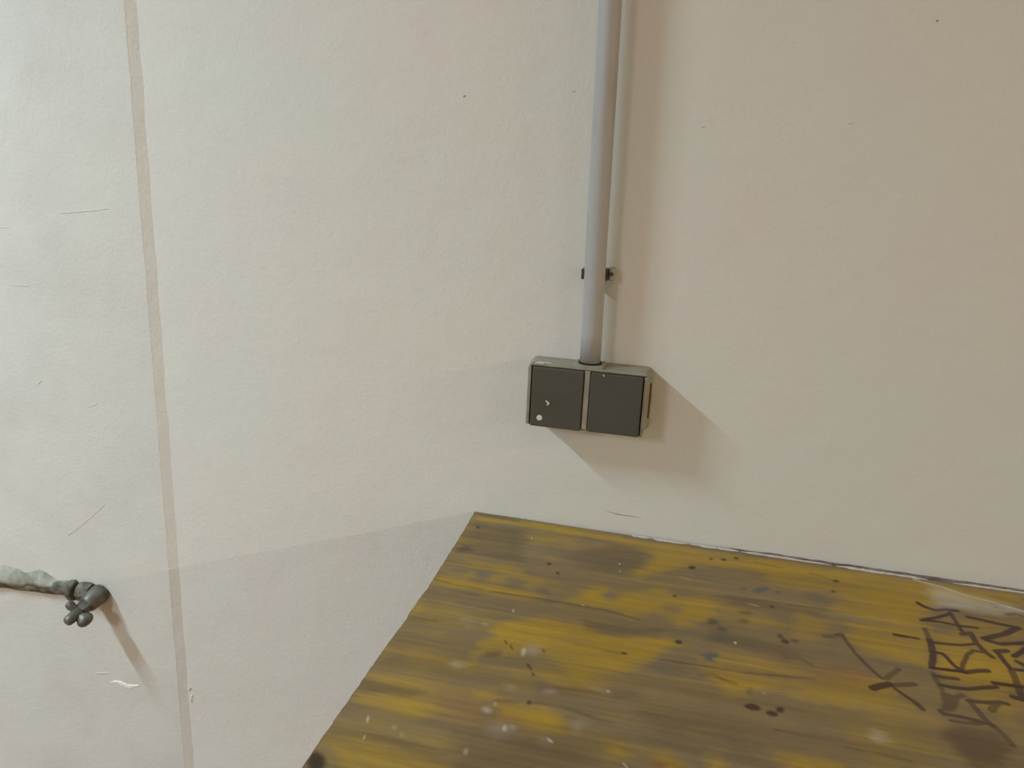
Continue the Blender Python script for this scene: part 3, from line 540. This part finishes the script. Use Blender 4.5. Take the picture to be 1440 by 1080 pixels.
mg = Mat('grey_scuff', 0.8, 0.2)
mg.colour(lin(150, 147, 140))
mwf = Mat('white_flake', 0.7, 0.3)
mwf.colour(lin(250, 248, 240))
flaw('plaster_scratch', [(-0.9176, 1.1986), (-0.908, 1.1995), (-0.8339, 1.2095)], 0.0011, 0.0006, M_PILASTER, pil, -PD)
flaw('plaster_scratch', [(-1.05, 1.1700), (-1.015, 1.1714)], 0.0010, 0.0005, M_PILASTER, pil, -PD)
flaw('plaster_scratch', [(-1.0256, 1.084), (-0.9904, 1.0846)], 0.0010, 0.0005, M_PILASTER, pil, -PD)
flaw('plaster_scratch', [(-0.9074, 0.899), (-0.8883, 0.9071)], 0.0010, 0.0005, M_PILASTER, pil, -PD)
flaw('plaster_scratch', [(-0.9731, 0.6656), (-0.945, 0.688), (-0.8936, 0.7344)], 0.0009, 0.0005, M_PILASTER, pil, -PD)
flaw('plaster_scratch', [(-0.873, 0.698), (-0.852, 0.7075)], 0.0010, 0.0004, M_PILASTER, pil, -PD)
flaw('plaster_scratch', [(-0.997, 0.927), (-0.988, 0.935)], 0.0018, 0.0006, M_PILASTER, pil, -PD)
flaw('paint_flake', [(-0.9212, 0.3893), (-0.908, 0.394), (-0.885, 0.389), (-0.8632, 0.3961)], 0.0050, 0.0010, mwf.m, pil, -PD)
flaw('paint_flake', [(-0.951, 0.402), (-0.923, 0.4085)], 0.002, 0.0008, M_PILASTER, pil, -PD)
flaw('paint_flake', [(-0.7690, 0.404), (-0.7640, 0.411)], 0.0008, 0.0010, mwf.m, pil, -0.0012)
flaw('paint_flake', [(-0.7640, 0.392), (-0.7615, 0.396)], 0.0012, 0.0012, mwf.m, pil, -0.0006)
flaw('paint_flake', [(-0.7650, 0.380), (-0.7635, 0.389)], 0.0007, 0.0010, mwf.m, pil, -0.0006)
flaw('scuff_mark', [(-0.0835, 0.8432), (-0.066, 0.8408), (-0.0364, 0.8404)], 0.0008, 0.0003, mg.m, wall_back, 0.0)
for x, z in ((-0.303, 1.3778), (-0.1646, 1.387), (-0.0072, 1.3513), (0.2272, 1.4681), (0.1546, 1.3606)):
    flaw('paint_speck', [(x - 0.0014, z - 0.0008), (x + 0.0014, z + 0.0006)], 0.0010, 0.0008, mg.m if z > 1.4 or x < -0.2 else M_WALL, wall_back, 0.0)

# ------------------------------------------------------------------ the wooden table
TZ, TT = 0.8142, 0.032
TX1, TY0 = 1.25, -0.74

mw = Mat('worn_varnished_wood', 0.42, 0.35)


def attr(name):
    a = mw.nt.nodes.new('ShaderNodeAttribute')
    a.attribute_name = name
    s = mw.nt.nodes.new('ShaderNodeSeparateColor')
    mw.link(a.outputs['Color'], s.inputs[0])
    return s.outputs


A = attr('wear')
B = attr('marks')
grain = mw.noise(60, 5, 0.62, (0.045, 1.0, 1.0), dist=0.5)
grain2 = mw.noise(210, 4, 0.6, (0.035, 1.0, 1.0))
wide = mw.noise(14, 4, 0.6, (0.16, 1.0, 1.0), dist=0.8)
cloud = mw.noise(16, 4, 0.6, (0.5, 1.0, 1.0))
bare = mw.mix(mw.remap(cloud, 0.35, 0.68, 0, 1), lin(146, 123, 86), lin(128, 113, 90))
bare = mw.mix(mw.remap(wide, 0.4, 0.7, 0, 0.6), bare, lin(140, 116, 68))
varn = mw.mix(mw.remap(wide, 0.35, 0.65, 0, 1), lin(190, 153, 46), lin(172, 139, 44))
patchy = mw.noise(34, 4, 0.62, (0.40, 1.0, 1.0), dist=0.6)
yl = mw.math('ADD', A[0], mw.math('MULTIPLY', mw.remap(cloud, 0.3, 0.7, -1, 1), 0.20))
yl = mw.math('ADD', yl, mw.math('MULTIPLY', mw.remap(patchy, 0.3, 0.7, -1, 1), 0.24))
yl = mw.math('ADD', yl, mw.math('MULTIPLY', mw.remap(grain, 0.3, 0.7, -1, 1), 0.20))
yl = mw.remap(yl, 0.02, 0.95, 0.03, 0.93)
base = mw.mix(yl, bare, varn)
g = mw.math('ADD', mw.math('MULTIPLY', grain, 0.6), mw.math('MULTIPLY', grain2, 0.4))
base = mw.mix(1.0, base, mw.ramp(g, 0.3, (0.70, 0.68, 0.64, 1), 0.66, (1.07, 1.06, 1.04, 1)), 'MULTIPLY')
base = mw.mix(A[2], base, lin(92, 90, 92))
base = mw.mix(A[1], base, lin(54, 42, 26))
base = mw.mix(B[2], base, lin(140, 78, 42))
base = mw.mix(B[1], base, lin(54, 26, 33))
wf = mw.math('MULTIPLY', B[0], mw.remap(mw.noise(60, 3, 0.6, (0.5, 1, 1)), 0.3, 0.62, 0.6, 0.9))
base = mw.mix(wf, base, lin(222, 216, 200))
mw.colour(base)
mw.link(mw.remap(cloud, 0.3, 0.7, 0.36, 0.55), mw.b.inputs['Roughness'])
mw.bump(g, 0.12, 0.0012)
M_WOOD = mw.m

LEFT_EDGE = [(0.0, -0.2707), (-0.04, -0.2695), (-0.10, -0.2676), (-0.17, -0.2668), (-0.205, -0.2658), (-0.222, -0.2652),
             (-0.243, -0.2672), (-0.285, -0.2668), (-0.34, -0.2685), (-0.402, -0.2696), (-0.47, -0.2704), (-0.52, -0.2703), (-0.80, -0.2700)]
BACK_EDGE = [(-0.28, -0.0005), (-0.16, -0.0022), (-0.05, -0.0048), (0.08, -0.0052), (0.20, -0.0070), (0.32, -0.0080), (0.45, -0.0062), (1.3, -0.0060)]

table = thing('wooden_table', (0.45, -0.4, 0.0), 'worn wooden table with patchy yellow varnish and purple marker writing against the wall', 'table')

# top surface: a fine sheet whose stains and marks are stored with it
fx = np.concatenate([np.linspace(0, 0.80, 640), np.linspace(0.80, 1.0, 40)[1:] * 1.0])
xs_n = np.concatenate([np.linspace(-0.2700, 0.50, 620), np.linspace(0.50, TX1, 60)[1:]])
ys_n = np.concatenate([np.linspace(-0.0, -0.54, 430), np.linspace(-0.54, TY0, 30)[1:]])
NX, NY = len(xs_n), len(ys_n)
le = np.interp(-ys_n, [-a for a, b in LEFT_EDGE], [b for a, b in LEFT_EDGE])
le = le + 0.0006 * vnoise(ys_n * 90, ys_n * 0 + 3.5, 21) + 0.0004 * vnoise(ys_n * 260, ys_n * 0 + 1.5, 22)
be = np.interp(xs_n, [a for a, b in BACK_EDGE], [b for a, b in BACK_EDGE])
be = be + 0.0006 * vnoise(xs_n * 70, xs_n * 0 + 2.5, 23)
XX = np.empty((NY, NX))
YY = np.empty((NY, NX))
w_e = np.clip((0.0 - xs_n) / 0.27, 0, 1) ** 2
for j in range(NY):
    XX[j] = xs_n + (le[j] + 0.2700) * w_e
w_b = np.clip((ys_n + 0.1) / 0.1, 0, 1)
for i in range(NX):
    YY[:, i] = ys_n + be[i] * w_b
lay = {k: np.zeros((NY, NX)) for k in 'ydbwir'}
PX, PY = XX * 1000.0, YY * 1000.0
WX = PX + 5.0 * vnoise(PX / 22, PY / 9, 31) + 2.5 * vnoise(PX / 7, PY / 3.2, 32)
WY = PY + 3.0 * vnoise(PX / 26, PY / 11, 33) + 1.3 * vnoise(PX / 9, PY / 4, 34)


def seg_dist(px, py, a, b):
    dx, dy = b[0] - a[0], b[1] - a[1]
    t = np.clip(((px - a[0]) * dx + (py - a[1]) * dy) / (dx * dx + dy * dy + 1e-9), 0, 1)
    return np.hypot(px - a[0] - t * dx, py - a[1] - t * dy)


def window(pts, pad):
    x0, x1 = min(p[0] for p in pts) - pad, max(p[0] for p in pts) + pad
    y0, y1 = min(p[1] for p in pts) - pad, max(p[1] for p in pts) + pad
    j0 = int(np.searchsorted(-ys_n, -y1 / 1000)); j1 = int(np.searchsorted(-ys_n, -y0 / 1000))
    i0 = int(np.searchsorted(xs_n, x0 / 1000)); i1 = int(np.searchsorted(xs_n, x1 / 1000))
    return slice(max(j0 - 8, 0), min(j1 + 8, NY)), slice(max(i0 - 8, 0), min(i1 + 8, NX))


def put(layer, win, val):
    a = lay[layer]
    a[win] = np.maximum(a[win], val) if layer in 'yi' else a[win] + val * (1 - a[win])


for layer, s, soft, pts in PATCHES:
    size = max(max(p[0] for p in pts) - min(p[0] for p in pts), max(p[1] for p in pts) - min(p[1] for p in pts))
    win = window(pts, soft * 2 + 9)
    k = 1.0 if (layer in 'y' or soft >= 4) else (0.25 if size > 8 else 0.1)
    qx = PX[win] + k * (WX[win] - PX[win])
    qy = PY[win] + k * (WY[win] - PY[win])
    d = np.full(qx.shape, 1e9)
    inside = np.zeros(qx.shape, bool)
    for a, b in zip(pts, pts[1:] + pts[:1]):
        d = np.minimum(d, seg_dist(qx, qy, a, b))
        c = ((a[1] > qy) != (b[1] > qy)) & (qx < (b[0] - a[0]) * (qy - a[1]) / (b[1] - a[1] + 1e-12) + a[0])
        inside ^= c
    sd = np.where(inside, d, -d)
    v = np.clip(sd / (2 * soft * (2.2 if layer == 'y' else 1.3)) + 0.5, 0, 1)
    put(layer, win, s * v * v * (3 - 2 * v))
for layer, s, hw, soft, pts in STROKES:
    win = window(pts, hw + soft * 2 + 3)
    k = 0.12 if layer == 'i' else 0.3
    qx = PX[win] + k * (WX[win] - PX[win])
    qy = PY[win] + k * (WY[win] - PY[win])
    d = np.full(qx.shape, 1e9)
    for a, b in zip(pts[:-1], pts[1:]):
        d = np.minimum(d, seg_dist(qx, qy, a, b))
    if layer == 'i':
        hw *= 1.22
    elif layer == 'd':
        soft *= 1.8
        s = s * 0.95 * np.clip(0.8 + 0.6 * vnoise(PX[win] / 14, PY[win] / 6, 44), 0.15, 1)
    v = np.clip((hw - d) / (2 * soft) + 0.5, 0, 1)
    put(layer, win, s * v * v * (3 - 2 * v))
# unseen right half: the same kind of patches go on at random
far = np.clip((PX - 470) / 60, 0, 1)
lay['y'] = np.maximum(lay['y'], far * np.clip(vnoise(PX / 60, PY / 22, 41) * 1.2 + 0.4, 0, 0.9))

bm = None
verts = np.stack([XX, YY, np.full_like(XX, TZ)], -1).reshape(-1, 3)
j, i = np.meshgrid(np.arange(NY - 1), np.arange(NX - 1), indexing='ij')
q = np.stack([j * NX + i, (j + 1) * NX + i, (j + 1) * NX + i + 1, j * NX + i + 1], -1).reshape(-1, 4)
me = bpy.data.meshes.new('tabletop')
nb = len(verts)
rim = ([r * NX for r in range(NY)] + [(NY - 1) * NX + c for c in range(1, NX)]
       + [r * NX + NX - 1 for r in range(NY - 2, -1, -1)] + [c for c in range(NX - 2, 0, -1)])
low = verts[rim].copy()
low[:, 2] = TZ - TT
allv = np.concatenate([verts, low])
faces = q.tolist()
m_ = len(rim)
for k in range(m_):
    faces.append([rim[k], nb + k, nb + (k + 1) % m_, rim[(k + 1) % m_]])
faces = [f[::-1] if idx >= len(q) else f for idx, f in enumerate(faces)]
faces.append([nb + k for k in range(m_)])
me.from_pydata(allv.tolist(), [], faces)
me.update()
pad = lambda a: np.concatenate([a.reshape(-1), a.reshape(-1)[rim]])
for nm, ks in (('wear', 'ydb'), ('marks', 'wir')):
    at = me.color_attributes.new(nm, 'FLOAT_COLOR', 'POINT')
    buf = np.ones((len(allv), 4), dtype=np.float32)
    for c, k in enumerate(ks):
        buf[:, c] = np.clip(pad(lay[k]), 0, 1)
    at.data.foreach_set('color', buf.reshape(-1))
me.materials.append(M_WOOD)
top = bpy.data.objects.new('tabletop', me)
col.objects.link(top)
top.parent = table
top.matrix_parent_inverse = Matrix.Translation(table.location).inverted()

mlw = Mat('plain_brown_wood', 0.55, 0.3)
mlw.colour(mlw.mix(mlw.noise(40, 4, 0.6, (1, 1, 0.08)), lin(120, 92, 52), lin(150, 116, 62)))
for x in (-0.20, 1.13):
    for y in (-0.08, -0.68):
        b_ = box(bmesh.new(), x, x + 0.06, y, y + 0.06, 0.0, TZ - TT)
        finish('leg', b_, mlw.m, table, bevel=0.004)
for y in (-0.045, -0.66):
    finish('apron', box(bmesh.new(), -0.14, 1.13, y, y + 0.022, TZ - TT - 0.09, TZ - TT), mlw.m, table)
for x in (-0.18, 1.15):
    finish('apron', box(bmesh.new(), x, x + 0.022, -0.62, -0.08, TZ - TT - 0.09, TZ - TT), mlw.m, table)

# white paint bead along the back edge of the table
mb = Mat('white_paint_bead', 0.6, 0.3)
mb.colour(mb.mix(mb.noise(60, 3), lin(212, 208, 199), lin(184, 179, 171)))
def bead(x0, x1, wmax, step=0.004):
    bm = bmesh.new()
    rings = []
    n = max(6, int((x1 - x0) / step))
    for k in range(n + 1):
        x = x0 + (x1 - x0) * k / n
        yb = float(np.interp(x, [a for a, b in BACK_EDGE], [b for a, b in BACK_EDGE]))
        e = min(1.0, 6 * min(k, n - k) / n + 0.15)
        w = wmax * e * (0.75 + 0.45 * n1(x * 130, 51) + 0.25 * n1(x * 420, 52))
        w = max(w, 0.0004)
        h = 0.0016 * e * (1 + 0.4 * n1(x * 210, 53))
        rings.append([(x, yb + 0.0010, TZ - 0.002), (x, yb + 0.0008, TZ + h), (x, yb - w * 0.6, TZ + h * 0.8), (x, yb - w, TZ - 0.0004)])
    loft(bm, rings)
    return finish('paint_bead', bm, mb.m, table)
bead(-0.045, -0.020, 0.0035); bead(-0.016, 0.030, 0.0045); bead(0.034, 0.098, 0.0042); bead(0.100, 0.215, 0.0026); bead(0.22, 0.33, 0.0030); bead(0.36, 0.50, 0.0018)

# thin dark mottled strip on the wall along the table's back edge
mgr = Mat('dark_line', 0.9, 0.1)
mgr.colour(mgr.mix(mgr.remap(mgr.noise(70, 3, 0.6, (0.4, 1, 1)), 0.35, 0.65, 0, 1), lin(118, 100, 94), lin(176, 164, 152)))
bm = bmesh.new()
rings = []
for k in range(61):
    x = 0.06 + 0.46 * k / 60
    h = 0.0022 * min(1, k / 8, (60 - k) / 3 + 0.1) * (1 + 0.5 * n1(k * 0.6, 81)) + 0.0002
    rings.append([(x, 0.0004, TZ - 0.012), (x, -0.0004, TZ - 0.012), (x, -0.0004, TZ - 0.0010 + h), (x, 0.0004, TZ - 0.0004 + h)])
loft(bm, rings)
finish('dark_line', bm, mgr.m, wall_back)

# ------------------------------------------------------------------ conduit
mp_ = Mat('grey_plastic_conduit', 0.42, 0.45)
dirt = mp_.noise(26, 4, 0.6, (1, 1, 0.35))
pc = mp_.mix(mp_.remap(dirt, 0.55, 0.75, 0, 0.35), lin(174, 174, 171), lin(138, 126, 112))
mp_.colour(pc)
mp_.bump(mp_.noise(60, 3), 0.12, 0.001)
ZB = 1.0588
ax = lambda z: -0.1173 - (z - ZB) * 0.0180
AY = -0.0265
bm = bmesh.new()
zs = [ZB + (RH - ZB) * k / 40 for k in range(41)]
tube(bm, [(ax(z) + 0.0006 * n1(z * 9, 61), AY, z) for z in zs], [0.0133] * 41, n=40)
con = finish('conduit_pipe', bm, mp_.m, smooth=True)
con['label'] = 'light grey plastic conduit pipe running up the wall from the switch'
con['category'] = 'pipe'

# conduit clip
CZ = 1.1705
cx = ax(CZ)
clip = thing('conduit_clip', (cx, 0.0, CZ), 'small pipe clip with dark edges holding the grey conduit to the wall', 'clip')
mcd = Mat('dark_clip_metal', 0.5, 0.5)
mcd.colour(lin(66, 62, 52))
mcl = Mat('pale_clip_plastic', 0.55, 0.4)
mcl.colour(lin(172, 164, 148))
finish('base', box(bmesh.new(), cx - 0.0150, cx + 0.021, -0.0125, 0.0, CZ - 0.007, CZ + 0.007), mcl.m, clip, bevel=0.001)
finish('clamp_arm', box(bmesh.new(), cx - 0.0168, cx - 0.0135, -0.030, -0.004, CZ - 0.0062, CZ + 0.0062), mcd.m, clip, bevel=0.0005)
finish('clamp_arm', box(bmesh.new(), cx + 0.0136, cx + 0.0152, -0.026, -0.004, CZ - 0.0070, CZ + 0.0060), mcd.m, clip, bevel=0.0004)
lug = finish('lug', box(bmesh.new(), cx + 0.0160, cx + 0.0235, -0.018, -0.004, CZ - 0.0075, CZ + 0.0085), mcl.m, clip, bevel=0.0018)
bm = bmesh.new()
tube(bm, [(cx + 0.0197, -0.0165, CZ + 0.001), (cx + 0.0197, -0.0192, CZ + 0.001)], [0.0030, 0.0024], n=14)
scr = finish('screw', bm, mcd.m, lug, smooth=False)

# ------------------------------------------------------------------ the switch
sw = thing('light_switch', (-0.1168, 0.0, 0.975), 'grey surface-mounted double switch box with two dark grey rockers under the conduit', 'switch')
mh = Mat('grey_switch_housing', 0.5, 0.4)
mh.colour(mh.mix(mh.remap(mh.noise(45, 4), 0.4, 0.75, 0, 1), lin(160, 155, 138), lin(130, 123, 105)))
mh.bump(mh.noise(120, 2), 0.08, 0.0008)
mr = Mat('dark_grey_rocker', 0.5, 0.35)
mr.colour(mr.mix(mr.remap(mr.noise(30, 3), 0.35, 0.7, 0, 1), lin(84, 81, 71), lin(78, 77, 66)))
mdk = Mat('recess_black', 0.8, 0.2)
mdk.colour(lin(40, 37, 30))
mfl = Mat('white_paint_fleck', 0.6, 0.3)
mfl.colour(lin(222, 214, 196))
mru = Mat('rusty_slot', 0.8, 0.2)
mru.colour(lin(110, 74, 50))

def ring(x0, x1, z0, z1, r, y):
    return [(a, y, b) for a, b in rrect(x0, x1, z0, z1, r)]

bm = bmesh.new()
loft(bm, [ring(-0.1985, -0.0365, 0.970, 1.0535, 0.009, 0.002), ring(-0.1985, -0.0365, 0.970, 1.0535, 0.009, -0.012),
          ring(-0.1935, -0.0410, 0.9715, 1.0545, 0.007, -0.030), ring(-0.1930, -0.0415, 0.9718, 1.0545, 0.0045, -0.0455),
          ring(-0.1924, -0.0421, 0.9724, 1.0539, 0.004, -0.0465)])
housing = finish('housing', bm, mh.m, sw, smooth=False)
# recess behind the rockers
finish('recess', box(bmesh.new(), -0.1885, -0.0450, -0.0470, -0.0460, 0.9745, 1.0522), mdk.m, housing)
# rim and divider of the face
def bar(name, x0, x1, z0, z1, y0, y1, r=0.0012):
    bm = bmesh.new()
    loft(bm, [ring(x0, x1, z0, z1, r, y0), ring(x0, x1, z0, z1, r, y1 + 0.0008), ring(x0 + 0.0006, x1 - 0.0006, z0 + 0.0006, z1 - 0.0006, r, y1)])
    return finish(name, bm, mh.m, housing)
bar('rim', -0.1928, -0.1884, 0.9738, 1.0512, -0.046, -0.0512)
bar('rim', -0.0452, -0.0418, 0.9738, 1.0512, -0.046, -0.0512)
bar('rim', -0.1900, -0.0440, 1.0519, 1.0541, -0.046, -0.0500, 0.0008)
bar('divider', -0.1198, -0.1126, 0.9752, 1.0526, -0.046, -0.0522)
# rockers
def rocker(x0, x1, z0, z1):
    bm = bmesh.new()
    loft(bm, [ring(x0, x1, z0, z1, 0.0022, -0.0465), ring(x0, x1, z0, z1, 0.0022, -0.0528),
              ring(x0 + 0.0005, x1 - 0.0005, z0 + 0.0005, z1 - 0.0005, 0.002, -0.0537), ring(x0 + 0.0012, x1 - 0.0012, z0 + 0.0012, z1 - 0.0012, 0.0018, -0.0540)])
    return finish('rocker', bm, mr.m, sw)
ra = rocker(-0.1866, -0.1207, 0.9728, 1.0518)
rb = rocker(-0.1118, -0.0466, 0.9736, 1.0516)
def fleck(parent, pts, y, h=0.0004):
    bm = bmesh.new()
    a = [(x, y + 0.0002, z) for x, z in pts]
    c = (sum(p[0] for p in pts) / len(pts), sum(p[1] for p in pts) / len(pts))
    b = [(x * 0.8 + c[0] * 0.2, y - h, z * 0.8 + c[1] * 0.2) for x, z in pts]
    loft(bm, [a, b])
    return finish('paint_fleck', bm, mfl.m, parent)
def blob(x, z, r, n=9, seed=1):
    return [(x + r * (1 + 0.25 * n1(k * 1.7, seed)) * math.cos(2 * math.pi * k / n), z + r * (1 + 0.25 * n1(k * 1.3, seed + 3)) * math.sin(2 * math.pi * k / n)) for k in range(n)]
fleck(ra, blob(-0.1739, 0.9845, 0.0040), -0.0540)
fleck(ra, [(-0.1680, 1.0088), (-0.1655, 1.0092), (-0.1642, 1.0070), (-0.1625, 1.0076), (-0.1622, 1.0046), (-0.1640, 1.0022), (-0.1658, 1.0030), (-0.1648, 1.0052)], -0.0540)
fleck(rb, [(-0.0964, 1.0510), (-0.0951, 1.0506), (-0.0949, 1.0484), (-0.0958, 1.0478), (-0.0966, 1.0494)], -0.0540)
# worn light scrape on the top left edge of the housing
for x0, x1, yy in ((-0.1860, -0.1740, -0.0430), (-0.1840, -0.1660, -0.0380)):
    bm = box(bmesh.new(), x0, x1, yy - 0.0012, yy + 0.0012, 1.0540, 1.0551)
    finish('paint_fleck', bm, mfl.m, housing, bevel=0.0004)
# collar where the conduit enters
bm = bmesh.new()
loft(bm, [[(a, b, 1.0535) for a, b in rrect(-0.1365, -0.0975, -0.0425, -0.0085, 0.004)],
          [(a, b, 1.0565) for a, b in rrect(-0.1365, -0.0975, -0.0425, -0.0085, 0.004)],
          [(a, b, 1.0572) for a, b in rrect(-0.1355, -0.0985, -0.0415, -0.0095, 0.0035)]])
collar = finish('collar', bm, mh.m, sw)
bm = bmesh.new()
tube(bm, [(ax(ZB), AY, 1.0566), (ax(ZB), AY, 1.0592)], [0.0150, 0.0146], n=32)
finish('gasket', bm, mdk.m, collar)
# seam and slot of the blanked cable entry on the right cheek
finish('cable_slot', box(bmesh.new(), -0.0400, -0.0370, -0.0215, -0.0175, 0.9900, 1.0370), mru.m, housing, bevel=0.0006)
finish('cable_slot', box(bmesh.new(), -0.0378, -0.0361, -0.0095, -0.0075, 1.0060, 1.0180), mru.m, housing, bevel=0.0004)

# ------------------------------------------------------------------ old gas pipe with valve on the pilaster
vp = thing('pipe_valve', (-0.925, -PD, 0.567), 'old grimy grey pipe stub with a small metal tap on the white pilaster', 'valve')
mo = Mat('grimy_painted_pipe', 0.6, 0.4)
mo.colour(mo.mix(mo.remap(mo.noise(55, 4, 0.6), 0.35, 0.65, 0, 1), lin(128, 125, 108), lin(72, 68, 54)))
mo.bump(mo.noise(70, 4, 0.65), 0.5, 0.004)
mm = Mat('dull_grey_metal', 0.46, 0.5)
mm.b.inputs['Metallic'].default_value = 0.35
mm.colour(mm.mix(mm.remap(mm.noise(60, 4), 0.4, 0.7, 0, 1), lin(122, 120, 110), lin(74, 70, 60)))
mm.bump(mm.noise(90, 3), 0.25, 0.002)
bm = bmesh.new()
N = 150
pz = lambda x: 0.5555 + (x + 1.1227) * 0.072
path, rad = [], []
for k in range(N + 1):
    x = -2.60 + 1.675 * k / N
    path.append((x, -PD + 0.004, pz(x) - 0.002))
    rad.append(0.0140 * (1 + 0.10 * n1(k * 0.8, 71)))
tube(bm, path, rad, n=22, wob=lambda i, k: 1 + 0.10 * n1(i * 0.9 + k * 0.7, 72))
finish('pipe', bm, mo.m, vp, smooth=True)
# plaster smeared over the upper side of the pipe
bm = bmesh.new()
rings = []
for k in range(N + 1):
    x = -2.60 + 1.648 * k / N
    e = min(1.0, (N - k) / 8.0 + 0.05)
    t = 0.0115 * e * (1 + 0.25 * n1(k * 0.55, 73))
    hgt = 0.026 * (0.85 + 0.35 * n1(k * 0.4, 74)) * (0.35 + 0.65 * e)
    z0 = pz(x) + 0.0005 + 0.005 * n1(k * 0.9, 75)
    rings.append([(x, -PD + 0.001, z0 - 0.001), (x, -PD - t, z0), (x, -PD - t * 0.92, z0 + hgt * 0.3), (x, -PD - t * 0.45, z0 + hgt * 0.65), (x, -PD - t * 0.12, z0 + hgt * 0.9), (x, -PD + 0.001, z0 + hgt * 1.1)])
loft(bm, rings)
mpl = Mat('dirty_plaster', 0.8, 0.2)
mpl.colour(mpl.mix(mpl.remap(mpl.noise(30, 4), 0.35, 0.65, 0, 1), lin(182, 182, 168), lin(128, 127, 108)))
mpl.bump(mpl.noise(60, 4), 0.5, 0.004)
finish('plaster_smear', bm, mpl.m, vp, smooth=True)
# threaded coupling rings
for x0, w, r in ((-0.975, 0.010, 0.0185), (-0.957, 0.024, 0.0170)):
    bm = bmesh.new()
    tube(bm, [(x0, -PD - 0.005, pz(x0)), (x0 + w * 0.15, -PD - 0.005, pz(x0)), (x0 + w * 0.85, -PD - 0.005, pz(x0 + w)), (x0 + w, -PD - 0.005, pz(x0 + w))],
         [r * 0.9, r, r, r * 0.9], n=8)
    finish('coupling', bm, mo.m, vp)
# elbow body turning out of the wall
c0 = Vector((-0.9190, -PD - 0.004, 0.5690))
axis = Vector((-0.17, -1.0, -0.29)).normalized()
bm = bmesh.new()
tube(bm, [c0 + axis * s for s in (-0.006, 0.0, 0.004, 0.014, 0.026, 0.030)], [0.014, 0.0165, 0.0172, 0.0162, 0.0150, 0.0125], n=20)
body = finish('tap_body', bm, mm.m, vp, smooth=True)
bm = bmesh.new()
tube(bm, [c0 + axis * s for s in (0.026, 0.028, 0.040, 0.042)], [0.010, 0.0125, 0.0120, 0.0095], n=6)
finish('packing_nut', bm, mm.m, body)
bm = bmesh.new()
tube(bm, [c0 + axis * s for s in (0.038, 0.044, 0.062, 0.067, 0.069)], [0.0080, 0.0088, 0.0088, 0.0078, 0.0055], n=18)
finish('spindle', bm, mm.m, vp, smooth=True)
hc = c0 + axis * 0.046
hd = Vector((0.75, 0.0, -0.66)).normalized()
bm = bmesh.new()
ss = [-0.0240, -0.0225, -0.019, -0.014, -0.008, 0.0, 0.005, 0.009, 0.013, 0.017, 0.021, 0.024, 0.0258, 0.0264]
rr = [0.0025, 0.0058, 0.0074, 0.0072, 0.0055, 0.0070, 0.0065, 0.0098, 0.0122, 0.0132, 0.0122, 0.0095, 0.0060, 0.0025]
tube(bm, [hc + hd * s for s in ss], rr, n=16)
finish('handle', bm, mm.m, vp, smooth=True)
